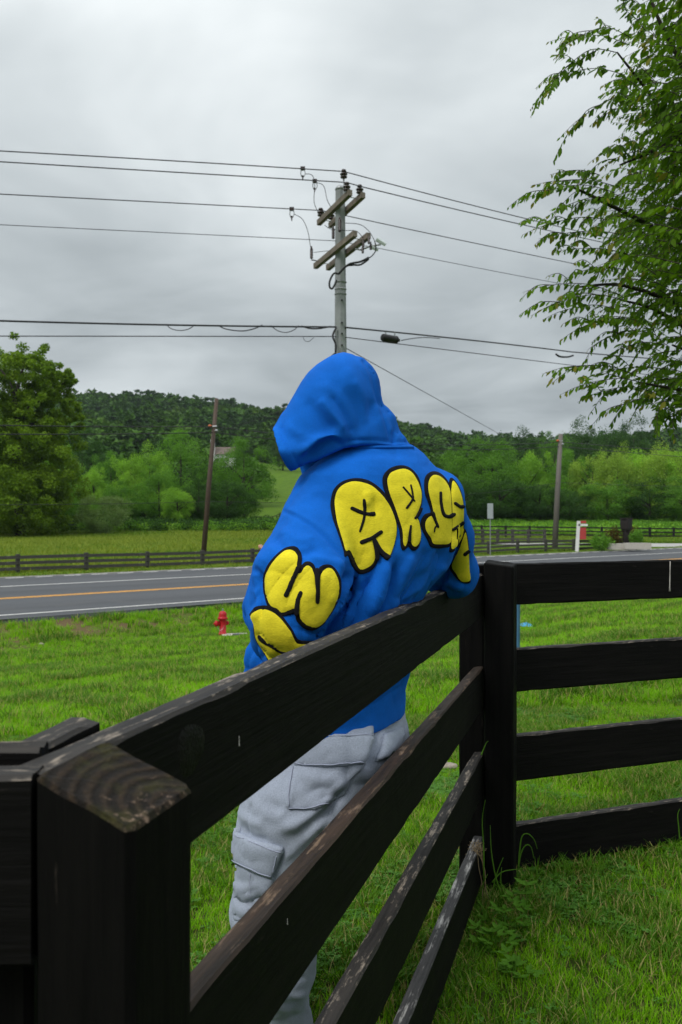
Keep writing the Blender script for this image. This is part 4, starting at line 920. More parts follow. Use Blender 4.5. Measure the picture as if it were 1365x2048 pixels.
def clover_mesh(seed):
    r = np.random.default_rng(seed); V = []; Fc = []
    for k in range(9):
        a = r.uniform(0, 6.28); rr = .035*math.sqrt(r.uniform()); x, y, z = rr*math.cos(a), rr*math.sin(a), r.uniform(.018, .04); a0 = r.uniform(0, 6.28)
        for j in range(3):
            q = a0 + j*2.094; b = len(V); L_ = .011
            for (u, w_, h_) in ((0, 0, 0), (.5, -.42, .15), (1, -.25, .2), (1, .25, .2), (.5, .42, .15)): V.append((x+L_*(u*math.cos(q)-w_*math.sin(q)), y+L_*(u*math.sin(q)+w_*math.cos(q)), z+L_*h_))
            Fc.append((b, b+1, b+2, b+3, b+4))
    me = bpy.data.meshes.new('clover_tuft'); me.from_pydata(V, [], Fc); me.materials.append(m_clov); return me
m_clov = foliage_mat('clover_leaves', (0.05, 0.15, 0.02), (0.12, 0.28, 0.05), 2.0, 0.3)
tufts += [clover_mesh(5), clover_mesh(6)]
def lawn(name, zr, npts, sc, seed, xr=0.46, label=None):
    r = np.random.default_rng(seed); z = np.sqrt(r.uniform(zr[0]**2, zr[1]**2, npts)); tx = r.uniform(-xr, xr, npts); X = tx*z; Y = z
    v = X*VD[0]+Y*VD[1]; ok = (v < 22.2); X, Y = X[ok], Y[ok]; v = v[ok]
    dens = snoise(X, Y, 1.3, .5) + .6*snoise(X, Y, 3.7, 2.5) + r.normal(0, .45, len(X)); dry_ = snoise(X, Y, 2.3, 5.0) + .5*snoise(X, Y, .8, 3.0) + r.normal(0, .4, len(X)); rough = sstep(v, 19.6, 21.0)*sstep(-v, -22.4, -21.8); pxq = X/Y*F+CX
    bare = (v > 19.0) & (snoise(X, Y, 1.0, 7.0) + r.normal(0, .25, len(X)) > np.where(pxq < 380, 0.05, 0.5)) & (r.uniform(0, 1, len(X)) < .88); X, Y, v, dens, rough, dry_ = [q[~bare] for q in (X, Y, v, dens, rough, dry_)]
    far_ok = (np.hypot(X-pc_.x, (Y-pc_.y+.25)*.6) > .50) & (np.hypot(X-hx, (Y-hz+.25)*.5) > .20); X, Y, v, dens, rough, dry_ = [q[far_ok] for q in (X, Y, v, dens, rough, dry_)]
    Z = ground_z(X, Y)-0.004; s = sc*r.uniform(.7, 1.3, len(X))*(1+.25*np.clip(dens, -1, 1))*(1+1.3*rough*r.uniform(0, 1, len(X)))
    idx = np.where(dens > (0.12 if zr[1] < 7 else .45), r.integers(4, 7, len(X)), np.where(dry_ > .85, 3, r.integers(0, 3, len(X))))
    if zr[1] < 7: cl_ = snoise(X, Y, 2.9, 9.0) + r.normal(0, .35, len(X)) > .55; idx = np.where(cl_, r.integers(7, 9, len(X)), idx)
    return scatter(name, np.stack([X, Y, Z], 1), np.stack([r.uniform(-.15, .15, len(X)), r.uniform(-.15, .15, len(X)), r.uniform(0, 6.28, len(X))], 1), np.stack([s*1.15, s*1.15, s], 1), tufts, label, idx=idx)
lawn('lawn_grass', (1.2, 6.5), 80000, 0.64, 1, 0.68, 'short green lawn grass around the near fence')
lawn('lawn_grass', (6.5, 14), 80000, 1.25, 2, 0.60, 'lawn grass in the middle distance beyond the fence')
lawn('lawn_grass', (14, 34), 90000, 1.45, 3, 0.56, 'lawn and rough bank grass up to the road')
# meadow between the road and the trees
m_m1 = foliage_mat('meadow_straw', (0.130, 0.195, 0.022), (0.26, 0.31, 0.045), 0.25, 0.3); m_m2 = foliage_mat('meadow_green', (0.06, 0.13, 0.012), (0.14, 0.25, 0.02), 0.25, 0.3)
mt = [blade_mesh(30+k, n=26, h=.55, w=.035, spread=.5, lean=.5, segs=2, mats=[m_m1, m_m2]) for k in range(3)] + [blade_mesh(40+k, n=26, h=.5, w=.07, spread=.5, lean=.6, segs=2, mats=[m_m2, m_m1]) for k in range(3)]
r = np.random.default_rng(21); n = 60000; z = np.sqrt(r.uniform(32**2, 112**2, n)); tx = r.uniform(-.5, .5, n); X = tx*z; Y = z; v = X*VD[0]+Y*VD[1]; ok = (v > 34.9)
ok &= ~((X > 11) & (Y > 64) & (Y < 78) & (v > 38)); ok &= ~((X > 9) & (v > 38) & (Y > 100))
X, Y, v = X[ok], Y[ok], v[ok]; px_ = X/Y*F+CX; Z = ground_z(X, Y)
verge = v < 38.3; green = ((v > 41) & (v < 47) & (snoise(X, Y, .12, 1)+r.normal(0, .35, len(X)) > -.3) | (v > 47) & (snoise(X, Y, .07, 4)+r.normal(0, .3, len(X)) > .35)) | verge & (r.uniform(0, 1, len(X)) < .6) | (px_ > 760) & (r.uniform(0, 1, len(X)) < .65)
s = np.where(verge, .28, .75)*r.uniform(.7, 1.3, len(X)); s = np.where(px_ > 760, s*.6, s); idx = np.where(green, r.integers(3, 6, len(X)), r.integers(0, 3, len(X)))
scatter('meadow_grass', np.stack([X, Y, Z], 1), np.stack([0*X, 0*X, r.uniform(0, 6, len(X))], 1), np.stack([s+.45, s+.45, s], 1), mt, 'straw and green meadow grass between road and trees', idx=idx)
# weeds round the foot of the corner post
m_weed = foliage_mat('weed_leaves', (0.05, 0.14, 0.01), (0.12, 0.27, 0.03), 3.0, 0.35)
def broad_weed(label, px, py, z, h, n, seed, lw=.016):
    q = P(px, py, z); q.z = float(ground_z(q.x, q.y)); root = empty('weed', q); tag(root, label, 'weed'); r = random.Random(seed); mb = MB(); st = MB()
    for k in range(n):
        a = r.uniform(0, 6.28); hh = h*r.uniform(.35, 1); R_ = r.uniform(.01, .05); base_ = q + Vector((math.cos(a)*R_*.3, math.sin(a)*R_*.3, 0)); tip = base_ + Vector((math.cos(a)*R_, math.sin(a)*R_, hh)); st.tube([base_, (base_+tip)/2+Vector((0, 0, .01)), tip], [.0012, .001, .0008], 4)
        for j in range(3):
            aa = a + (j-1)*1.1; L_ = lw*2.2*r.uniform(.7, 1.2); d_ = Vector((math.cos(aa), math.sin(aa), r.uniform(-.1, .5))).normalized(); s_ = d_.cross(Vector((0, 0, 1))).normalized(); w_ = lw*.55
            mb.add([tip, tip+d_*L_*.35+s_*w_, tip+d_*L_*.7+s_*w_*.7, tip+d_*L_, tip+d_*L_*.7-s_*w_*.7, tip+d_*L_*.35-s_*w_, tip+d_*L_*.5-Vector((0, 0, .003))], [(0, 1, 6), (1, 2, 6), (2, 3, 6), (3, 4, 6), (4, 5, 6), (5, 0, 6)])
    mb.build('leaves', m_weed, root); st.build('stem', m_weed, root)
broad_weed('broad-leaved weed right of the lowest board in the near grass', 1010, 1870, 2.62, .09, 12, 1)
broad_weed('leafy weed clump low in the near grass by the lowest board', 985, 1925, 2.5, .06, 14, 2)
broad_weed('single tall light green weed near the corner post', 1055, 1850, 2.72, .09, 3, 3, .02)
broad_weed('yellow-green weed clump at the bottom of the near lawn', 1030, 1960, 2.36, .05, 12, 4)
broad_weed('small bright weed seen between the fence boards', 667, 1940, 2.45, .08, 3, 5, .014)
BL = ['tallest arching grass blade in front of the lowest right-hand board', 'shorter arching grass blade beside the corner post', 'long grass blade lying level across the foot of the corner post', 'upright grass blade against the front face of the corner post', 'tallest straight grass stem left of the corner post', 'grass blade leaning right at the foot of the corner post', 'short blade poking up above the third board end', 'single bright grass blade at the right picture edge', 'short grass blade right at the base of the corner post', 'grass blade rising from the end of the lowest board', 'small grass blade right of the corner post foot']
for i, (px, py, z, pts) in enumerate([
    (1037, 1740, 2.80, [(0, 0), (3, -40), (8, -68), (20, -72), (32, -60), (38, -42)]), (1037, 1735, 2.80, [(0, 0), (6, -30), (16, -45), (26, -40), (31, -18)]), (985, 1765, 2.78, [(0, 0), (18, -20), (45, -26), (75, -28)]),
    (1003, 1790, 2.76, [(0, 0), (-12, -40), (-20, -90), (-22, -140)]), (968, 1760, 2.78, [(0, 0), (0, -60), (-3, -120), (3, -160)]), (985, 1790, 2.76, [(0, 0), (8, -40), (22, -75)]), (995, 1500, 2.85, [(-32, 10), (-28, 0), (-22, -14), (-18, -18)]),
    (1360, 1680, 2.9, [(0, 0), (-2, -25), (-4, -50), (0, -62)]), (1012, 1795, 2.76, [(0, 0), (-10, -30), (-8, -60)]), (960, 1800, 2.74, [(0, 0), (6, -30), (16, -52)]), (1045, 1760, 2.78, [(0, 0), (10, -20), (18, -24)])]):
    mb = MB(); c_ = catmull([P(px+a, py+b_, z) for a, b_ in pts], False, 4); mb.tube(c_, [.0022*(1-k/len(c_))+.0006 for k in range(len(c_))], 4)
    o = mb.build('grass_blade', m_weed, None, True); tag(o, BL[i], 'grass blade', 'long grass blades at the fence corner')
r = random.Random(4); mb = MB()
for k in range(46):
    a = P(952+r.uniform(-10, 14), 1693+r.uniform(-12, 14), 2.80); pts = [a]
    for j in range(4): pts.append(pts[-1] + Vector((r.uniform(-.011, .011), r.uniform(-.01, .01), r.uniform(-.012, .007))))
    mb.tube(catmull(pts, False, 3), .0006, 3)
for pts in ([(955, 1700), (958, 1735), (963, 1760), (966, 1800), (963, 1850)], [(948, 1700), (960, 1712), (970, 1740), (972, 1780), (980, 1800)], [(950, 1705), (951, 1722), (954, 1732)], [(962, 1690), (966, 1730), (970, 1770)]):
    mb.tube(catmull([P(a, b_, 2.79) for a, b_ in pts], False, 4), .0016, 4)
tag(mb.build('dry_grass_tangle', foliage_mat('dry_straw', (0.16, 0.11, 0.06), (0.38, 0.29, 0.18), 20, .2), None, True), 'tangle of dry straw caught where the lowest board meets the corner post', 'dry grass', kind='stuff')

# ------------------------------------------------------------------ near tree on the right: arching twigs with hanging leaves
m_near = foliage_mat('near_tree_leaves', (0.032, 0.090, 0.008), (0.15, 0.275, 0.018), 1.6, 0.5); m_young = foliage_mat('young_leaves', (0.10, 0.13, 0.015), (0.24, 0.22, 0.035), 2.5, 0.40)
nt_root = empty('leafy_tree', (2.95, 5.6, float(ground_z(2.95, 5.6)))); tag(nt_root, 'near leafy tree whose drooping branches hang in from the upper right', 'tree')
lv = [(0, 0, 0), (0.26, .30, -.05), (.55, .36, -.10), (.8, .22, -.2), (1, 0, -.34), (.8, -.22, -.2), (.55, -.36, -.10), (.26, -.30, -.05), (.3, 0, -.10), (.6, 0, -.17)]
lf_f = [(0, 8, 1), (1, 8, 9, 2), (2, 9, 3), (3, 9, 4), (0, 7, 8), (7, 6, 9, 8), (6, 5, 9), (5, 4, 9)]
LW = .60
def leaf_me(mat): me = bpy.data.meshes.new('leaf'); me.from_pydata([(a, b*LW, c*.6) for a, b, c in lv], [], lf_f); me.materials.append(mat); me.polygons.foreach_set('use_smooth', [True]*8); me.update(); return me
LM = [leaf_me(m_near), leaf_me(m_young)]
r = random.Random(77); twigs = MB(); leaves = []      # leaves: (matrix, mesh index, pos)
def add_leaf(p, d, size, young):
    d = d.normalized(); s = d.cross(Vector((0, 0, 1))); s = s.normalized() if s.length > 1e-3 else Vector((1, 0, 0)); n_ = s.cross(d)
    M = Matrix((d, s, n_)).transposed() @ Matrix.Rotation(r.uniform(-.9, .9), 3, 'X'); leaves.append((Matrix.Translation(p) @ (M*size).to_4x4(), young, p))
def twig(path, young_tip=True, lsize=0.055, step=0.020, r0=.003):
    c_ = catmull(path, False, 8); L = 0; nxt = .0; side = 1
    twigs.tube(c_, [r0*(1-.8*k/len(c_)) for k in range(len(c_))], 4, cap=False); tot = sum((c_[k+1]-c_[k]).length for k in range(len(c_)-1)); acc = 0
    for k in range(len(c_)-1):
        seg = c_[k+1]-c_[k]; l = seg.length; t_ = seg.normalized() if l > 0 else Vector((1, 0, 0))
        while nxt < acc + l:
            p = c_[k] + seg*((nxt-acc)/l); f = nxt/tot; sd = t_.cross(Vector((0, 0, 1))); sd = sd.normalized() if sd.length > .01 else Vector((0, 1, 0))
            d = t_*0.55 + sd*side*r.uniform(.25, .8) + Vector((0, 0, -1))*r.uniform(-.05, .95) + Vector((r.gauss(0, .15), r.gauss(0, .15), 0))
            add_leaf(p, d, lsize*r.uniform(.6, 1.3)*(1-.55*max(0, f-.7)/.3), 1 if r.random() < (.45*max(0, f-.55)/.45 if young_tip else .03) else 0); side *= -1; nxt += step*r.uniform(.75, 1.3)
        acc += l
# outline sprays: (start, tip) in the picture with its distance; arching between
SPR = [((1235, 105), (1062, 232), 4.6, 60), ((1250, 150), (1080, 168), 4.7, 25), ((1260, 90), (1095, 85), 4.7, 22), ((1262, 75), (1108, 118), 4.6, 45), ((1280, 190), (1118, 278), 4.6, 30), ((1290, 215), (1180, 252), 4.8, 20),
 ((1300, 30), (1240, -10), 4.8, 8), ((1290, 60), (1238, 15), 4.7, 10), ((1300, 300), (1180, 325), 4.7, 25), ((1310, 310), (1198, 340), 4.7, 22), ((1230, 385), (1040, 404), 4.6, 28), ((1240, 375), (1062, 372), 4.7, 18), ((1240, 400), (1085, 440), 4.6, 25), ((1200, 350), (1100, 350), 4.8, 12), ((1220, 440), (1045, 470), 4.6, 20),
 ((1250, 470), (1078, 478), 4.7, 14), ((1260, 510), (1105, 505), 4.8, 14), ((1250, 540), (1128, 560), 4.7, 18), ((1240, 590), (1045, 585), 4.6, 26), ((1250, 600), (1062, 632), 4.6, 28), ((1240, 620), (1085, 640), 4.7, 22), ((1260, 640), (1120, 682), 4.6, 22), ((1270, 640), (1150, 665), 4.8, 20), ((1300, 665), (1175, 700), 4.7, 20),
 ((1330, 690), (1210, 715), 4.8, 18), ((1290, 760), (1085, 748), 4.6, 30), ((1300, 770), (1120, 790), 4.6, 26), ((1310, 785), (1155, 805), 4.7, 24), ((1340, 800), (1208, 830), 4.6, 20), ((1350, 815), (1300, 850), 4.6, 14), ((1340, 740), (1180, 752), 4.8, 14), ((1365, 820), (1335, 860), 4.7, 8), ((1380, 825), (1310, 838), 4.8, 10)]
for (a, b_, z, arch) in SPR:
    a3 = P(*a, z+.25); e3 = P(*b_, z); m1 = a3.lerp(e3, .35); m2 = a3.lerp(e3, .75); ar = arch/F*z; m1.z += ar*.8; m2.z += ar*.6
    twig([a3, m1, m2, e3])
    for q in (.25, .5, .7):           # side twigs
        s0 = a3.lerp(e3, q); s0.z += ar*.8*(1-abs(q-.5)); d_ = (e3-a3)*r.uniform(.22, .42) + Vector((r.uniform(-.04, .04), r.uniform(-.25, .2), r.uniform(-.12, .08))); twig([s0, s0+d_*.5+Vector((0, 0, .02)), s0+d_-Vector((0, 0, .03))], lsize=.048)
# inner mass: left limit of the dense crown by height in the picture
LIM = [(-40, 1262), (40, 1262), (100, 1225), (180, 1185), (250, 1215), (320, 1235), (380, 1165), (450, 1150), (520, 1190), (600, 1165), (660, 1200), (700, 1270), (740, 1290), (770, 1200), (800, 1240), (830, 1300), (850, 1345)]
ly = [a for a, _ in LIM]; lx = [b_ for _, b_ in LIM]
for k in range(1600):
    py = r.uniform(-60, 835); x0 = np.interp(py, ly, lx); px = x0 + (1520-x0)*r.random()**0.75; z = r.uniform(4.3, 6.6)
    if 695 < py < 760 and r.random() < .7: continue
    e3 = P(px, py + r.uniform(-10, 10), z); L_ = r.uniform(.2, .42); s0 = e3 + Vector((L_*.9, r.uniform(-.15, .15), r.uniform(-.12, .22))); mm_ = (s0+e3)/2 + Vector((0, 0, .05)); twig([s0, mm_, e3], young_tip=(px < x0+70), step=.019, lsize=.056)
limbs = [[(1560, 520, 5.6), (1450, 420, 5.4), (1330, 230, 5.2), (1235, 105, 4.9)], [(1560, 600, 5.6), (1440, 560, 5.4), (1330, 470, 5.2), (1200, 400, 4.9), (1140, 372, 4.75)], [(1560, 680, 5.6), (1440, 640, 5.4), (1340, 600, 5.2), (1240, 570, 5.0), (1150, 575, 4.8)], [(1560, 720, 5.5), (1440, 690, 5.3), (1365, 650, 5.2), (1300, 615, 5.1), (1240, 600, 5)], [(1560, 800, 5.5), (1450, 790, 5.2), (1365, 780, 5.0), (1280, 765, 4.8)], [(1560, 440, 5.5), (1460, 300, 5.3), (1365, 130, 5.1), (1310, 20, 5.0), (1290, -60, 5)], [(1500, 760, 5.4), (1420, 720, 5.2), (1345, 690, 5.0)], [(1500, 300, 5.2), (1400, 250, 5.2), (1310, 300, 5.0), (1240, 330, 4.9)]]
for l in limbs: c_ = catmull([P(*q) for q in l], False, 8); twigs.tube(c_, [.022*(1-k/len(c_))+.004 for k in range(len(c_))], 6)
trunk = MB(); bx_, by_, bz_ = nt_root.location; trunk.tube(catmull([(bx_, by_, bz_-.3), (bx_-.02, by_, 1.0), (bx_+.03, by_, 2.2), tuple(P(1580, 560, 5.65)), tuple(P(1560, 300, 5.65)), tuple(P(1540, -60, 5.65)), tuple(P(1530, -400, 5.65))], False, 6), [.13]*6+[.11]*6+[.10]*6+[.09]*6+[.07]*6+[.05]*6+[.03], 10)
trunk.build('trunk', m_bark, nt_root, True); twigs.build('branches', m_bark, nt_root, True)
# fill out the part of the crown beyond the frame so it is whole from the side too
for k in range(260):
    e3 = Vector((bx_+r.uniform(-.3, 2.0), by_+r.uniform(-1.6, 1.6), r.uniform(1.9, 5.2))); s0 = e3 + Vector((-.1, r.uniform(-.2, .2), .05)); add = [s0, (s0+e3)/2+Vector((.1, 0, .05)), e3+Vector((.25, 0, -.05))]; twig(add, False, step=.03, lsize=.06)
inview = [(i, (l[2].y)) for i, l in enumerate(leaves) if 0 < (l[2].x/l[2].y*F+CX) < 1365 and (HOR-(l[2].z-EYE)/l[2].y*F) > 0]
inview.sort(key=lambda q: q[1]); near = set(i for i, _ in inview[:300])
for i in near:
    M, yg, p = leaves[i]; o = bpy.data.objects.new('leaf', LM[yg]); COL.objects.link(o); o.parent = nt_root; o.matrix_local = Matrix.Translation(-nt_root.location) @ M
lvn = np.array([(a, b*LW, c*.6) for a, b, c in lv])
for yg, nm in ((0, 'foliage'), (1, 'young_foliage')):
    Ms = [np.array(l[0]) for i, l in enumerate(leaves) if l[1] == yg and i not in near]; Ms = np.array(Ms); Vv = np.einsum('nij,kj->nki', Ms[:, :3, :3], lvn) + Ms[:, None, :3, 3]
    V = Vv.reshape(-1, 3); Fc = []
    for t_ in [(0, 8, 1), (1, 8, 2), (8, 9, 2), (2, 9, 3), (3, 9, 4), (0, 7, 8), (7, 6, 8), (6, 9, 8), (6, 5, 9), (5, 4, 9)]: Fc.append(np.array(t_)[None] + np.arange(len(Ms))[:, None]*10)
    o = mesh_obj(nm, V, np.concatenate(Fc), LM[yg].materials[0], nt_root); tag(o, kind='stuff')
print('leaves', len(leaves))
# ------------------------------------------------------------------ person: distance fields turned into meshes
def surface_nets(vals, org, h):
    nx, ny, nz = vals.shape; s = vals < 0
    c = [s[i:nx-1+i, j:ny-1+j, k:nz-1+k] for i in (0, 1) for j in (0, 1) for k in (0, 1)]
    anyv = c[0].copy(); allv = c[0].copy()
    for q in c[1:]: anyv |= q; allv &= q
    act = np.argwhere(anyv & ~allv); n = len(act); idm = np.full((nx-1, ny-1, nz-1), -1, np.int64); idm[tuple(act.T)] = np.arange(n)
    acc = np.zeros((n, 3)); cnt = np.zeros(n)
    crn = [(i, j, k) for i in (0, 1) for j in (0, 1) for k in (0, 1)]
    cv = [vals[act[:, 0]+i, act[:, 1]+j, act[:, 2]+k] for i, j, k in crn]
    for a in range(8):
        for b in range(a+1, 8):
            d = [abs(x-y) for x, y in zip(crn[a], crn[b])]
            if sum(d) != 1: continue
            va, vb = cv[a], cv[b]; m = (va < 0) != (vb < 0); t = np.where(m, va/np.where(m, va-vb, 1), 0)
            pa, pb = np.array(crn[a]), np.array(crn[b]); acc += np.where(m[:, None], pa + t[:, None]*(pb-pa), 0); cnt += m
    V = (act + acc/cnt[:, None])*h + np.array(org)
    Fs = []
    for ax in range(3):
        sl0 = [slice(None)]*3; sl1 = [slice(None)]*3; sl0[ax] = slice(0, -1); sl1[ax] = slice(1, None)
        A = s[tuple(sl0)]; B = s[tuple(sl1)]; e = np.argwhere(A != B); o1, o2 = [(1, 2), (2, 0), (0, 1)][ax]
        ok = (e[:, o1] > 0) & (e[:, o2] > 0) & (e[:, o1] < vals.shape[o1]-1) & (e[:, o2] < vals.shape[o2]-1); e = e[ok]
        def cell(d1, d2):
            q = e.copy(); q[:, o1] -= d1; q[:, o2] -= d2; return idm[tuple(q.T)]
        q = np.stack([cell(1, 1), cell(0, 1), cell(0, 0), cell(1, 0)], 1); flip = ~A[tuple(e.T)]; q[flip] = q[flip][:, ::-1]; Fs.append(q)
    return V, np.concatenate(Fs)
def smooth_mesh(V, Fq, it=2, lam=0.5):
    n = len(V); e = np.concatenate([Fq[:, [0, 1]], Fq[:, [1, 2]], Fq[:, [2, 3]], Fq[:, [3, 0]]]); e = np.concatenate([e, e[:, ::-1]])
    cnt = np.bincount(e[:, 0], minlength=n).astype(float)
    for _ in range(it):
        s = np.stack([np.bincount(e[:, 0], weights=V[e[:, 1], k], minlength=n) for k in range(3)], 1)/cnt[:, None]; V = V + (s-V)*lam
    return V
def vnormals(V, Fq):
    fn = np.cross(V[Fq[:, 2]]-V[Fq[:, 0]], V[Fq[:, 3]]-V[Fq[:, 1]]); N_ = np.zeros_like(V)
    for k in range(4):
        for a in range(3): N_[:, a] += np.bincount(Fq[:, k], weights=fn[:, a], minlength=len(V))
    return N_/np.maximum(np.linalg.norm(N_, axis=1), 1e-9)[:, None]
class Grid:
    def __init__(s, lo, hi, h):
        s.lo = np.array(lo, float); s.h = h; n = np.ceil((np.array(hi)-s.lo)/h).astype(int)
        s.X, s.Y, s.Z = [a.astype(np.float32) for a in np.meshgrid(*[s.lo[k]+h*np.arange(n[k]) for k in range(3)], indexing='ij')]
    def cone(s, a, b, ra, rb):
        a = np.array(a, float); b = np.array(b, float); ab = b-a; L2 = float(ab@ab)
        t = np.clip(((s.X-a[0])*ab[0]+(s.Y-a[1])*ab[1]+(s.Z-a[2])*ab[2])/L2, 0, 1)
        return np.sqrt((s.X-a[0]-t*ab[0])**2+(s.Y-a[1]-t*ab[1])**2+(s.Z-a[2]-t*ab[2])**2) - (ra+(rb-ra)*t)
    def chain(s, pts, k=0.02):
        d = None
        for (p, r), (q, r2) in zip(pts[:-1], pts[1:]): e = s.cone(p, q, r, r2); d = e if d is None else smin(d, e, k)
        return d
    def ell(s, c, r, rot=None):
        x, y, z = s.X-c[0], s.Y-c[1], s.Z-c[2]
        if rot is not None: m = np.array(rot.transposed()); x, y, z = [m[i][0]*x+m[i][1]*y+m[i][2]*z for i in range(3)]
        k0 = np.sqrt((x/r[0])**2+(y/r[1])**2+(z/r[2])**2); k1 = np.sqrt((x/r[0]**2)**2+(y/r[1]**2)**2+(z/r[2]**2)**2); return k0*(k0-1)/np.maximum(k1, 1e-6)
    def rows(s, rows, zc=2.0, shear=0.5):
        """stack of ellipses; rows: (py, pxL, pxR, half depth, centre distance)"""
        hs = np.array([EYE+(HOR-r[0])/F*r[4] for r in rows])[::-1]; L_ = np.array([(r[1]-CX)/F*r[4] for r in rows])[::-1]; R_ = np.array([(r[2]-CX)/F*r[4] for r in rows])[::-1]
        D_ = np.array([r[3] for r in rows])[::-1]; C_ = np.array([r[4] for r in rows])[::-1]
        z1 = s.Z[0, 0, :]; l, r_, dd, cc = [np.interp(z1, hs, q) for q in (L_, R_, D_, C_)]; xc = (l+r_)/2; a = np.maximum((r_-l)/2, 0.004)
        fx = (s.X-xc)/a; fy = (s.Y-cc-shear*(s.X-xc))/dd; k0 = np.sqrt(fx**2+fy**2); d = (k0-1)*np.minimum(a, dd)
        return np.maximum(d, np.maximum(s.Z-hs[-1], hs[0]-s.Z))
    def mesh(s, d, it=2): V, Fq = surface_nets(d, s.lo, s.h); return smooth_mesh(V, Fq, it), Fq
def smin(a, b, k):
    h = np.clip(0.5+0.5*(b-a)/k, 0, 1); return b*(1-h)+a*h-k*h*(1-h)
def smax(a, b, k): return -smin(-a, -b, k)
def to_px(V): return np.stack([V[:, 0]/V[:, 1]*F+CX, HOR-(V[:, 2]-EYE)/V[:, 1]*F], 1)
def poly_dist(p, path):
    """distance in px to a polyline and the parameter along it"""
    best = np.full(len(p), 1e9); bt = np.zeros(len(p)); path = np.array(path, float); n = len(path)-1; side = np.zeros(len(p))
    for i in range(n):
        a, b_ = path[i], path[i+1]; ab = b_-a; t = np.clip(((p-a)@ab)/max(ab@ab, 1e-6), 0, 1); q = a+t[:, None]*ab; d = np.linalg.norm(p-q, axis=1); m = d < best
        best = np.where(m, d, best); bt = np.where(m, (i+t)/n, bt); side = np.where(m, np.sign((p[:, 0]-a[0])*ab[1]-(p[:, 1]-a[1])*ab[0]), side)
    return best, bt, side
def sculpt(V, Fq, strokes, zr=None):
    """strokes: (path px, width px, depth m, kind) pressed into or raised from the camera-side cloth"""
    Nv = vnormals(V, Fq); D = np.zeros(len(V)); p = to_px(V); facing = np.clip(-(Nv[:, 0]*V[:, 0]+Nv[:, 1]*V[:, 1]+Nv[:, 2]*(V[:, 2]-EYE))/np.linalg.norm(V-np.array((0, 0, EYE)), axis=1)*3+0.2, 0, 1)
    for st in strokes:
        path, w, dep = st[:3]; kind = st[3] if len(st) > 3 else 'g'
        c_ = [tuple(q)[:2] for q in catmull([(a, b_, 0) for a, b_ in path], False, 4)] if len(path) > 2 else path
        pa = np.array(c_); m = (p[:, 0] > pa[:, 0].min()-4*w) & (p[:, 0] < pa[:, 0].max()+4*w) & (p[:, 1] > pa[:, 1].min()-4*w) & (p[:, 1] < pa[:, 1].max()+4*w) & (facing > 0)
        if not m.any(): continue
        d, t, sd = poly_dist(p[m], c_); fade = np.clip(np.minimum(t, 1-t)*5+0.25, 0, 1) if kind != 'seam' else 1
        if kind == 'step':     # one side raised, falling off away from the line
            val = np.exp(-(d/w)**2)*np.where(sd > 0, 1, -0.6)*np.clip(d/(0.25*w), 0, 1)
        elif kind == 'crease': val = -np.exp(-(d/(w*.45))**2) + 0.55*np.exp(-((d-w*1.1)/(w*.7))**2)
        else: val = np.exp(-(d/w)**2)
        D[m] += dep*val*fade*facing[m]
    return V + Nv*D[:, None]
def warp(V, ctrl, sig=60):
    """small shape corrections: (px, py, dx, dy) in picture units turned into sideways moves of the cloth"""
    p = to_px(V); mv = np.zeros_like(p); 
    for px, py, dx, dy in ctrl: w = np.exp(-((p[:, 0]-px)**2+(p[:, 1]-py)**2)/(2*sig*sig)); mv += w[:, None]*np.array((dx, dy))
    V = V.copy(); V[:, 0] += mv[:, 0]/F*V[:, 1]; V[:, 2] -= mv[:, 1]/F*V[:, 1]; return V
def fabric_noise(V, Fq, amp, scale, seed=0.0, st=(1, 1, 1)):
    Nv = vnormals(V, Fq); q = V*scale*np.array(st); n = np.array([mnoise.noise(Vector(v)+Vector((seed, seed*2, 0))) for v in q]); return V + Nv*(amp*n)[:, None]

def folds(V, Fq, amp, scale, seed, axis_dir, stretch=3.0, mask=None):
    """creased cloth: sharp valleys between rounded pillows, drawn out along a direction"""
    Nv = vnormals(V, Fq); a = np.array(axis_dir, float); a /= np.linalg.norm(a); t_ = V@a; q = (V - t_[:, None]*a*(1-1/stretch))*scale
    n = np.array([abs(mnoise.noise(Vector(v)+Vector((seed, 0, seed)))) for v in q]); f = np.clip(n*2.2, 0, 1)**.7
    m = 1 if mask is None else mask; return V + Nv*((f-.5)*amp*m)[:, None]
# ---- cloth and skin materials
def cloth_mat(name, col, var=0.12, fuzz=0.25, weave=260, rough=0.9, speck=0.0, stretch=(1, 1, 1)):
    m, t, b = new_mat(name); v = coords(t, 'Object'); n = noise_n(t, v, 9, 5, 0.6); f = noise_n(t, coords(t, 'Object', stretch), weave, 3, 0.7)
    c = mix_rgb(t, maprange(t, n, 0.3, 0.7, 0, 1), tuple(q*(1-var) for q in col), tuple(min(1, q*(1+var)) for q in col))
    c = mix_rgb(t, maprange(t, f, 0.35, 0.7, 0, speck*1.5), c, tuple(q*0.55 for q in col))
    t.links.new(c, b.inputs['Base Color']); b.inputs['Roughness'].default_value = rough; b.inputs['Specular IOR Level'].default_value = 0.12
    b.inputs['Sheen Weight'].default_value = fuzz; b.inputs['Sheen Roughness'].default_value = 0.5; b.inputs['Sheen Tint'].default_value = tuple(min(1, q*1.5+.05) for q in col)+(1,)
    bump(t, b, math_n(t, 'ADD', f, math_n(t, 'MULTIPLY', noise_n(t, v, 60, 4, .6), 0.6)), 0.6, 0.0018); return m
m_blueh = cloth_mat('blue_fleece', (0.005, 0.125, 0.56), 0.16, 0.12, 400, speck=0.25)
m_ybl = cloth_mat('yellow_felt', (0.80, 0.68, 0.030), 0.07, 0.2, 190, speck=0.26, stretch=(1, 1, 2.5))
m_blf = cloth_mat('black_felt_outline', (0.009, 0.009, 0.011), 0.2, 0.04, 300)
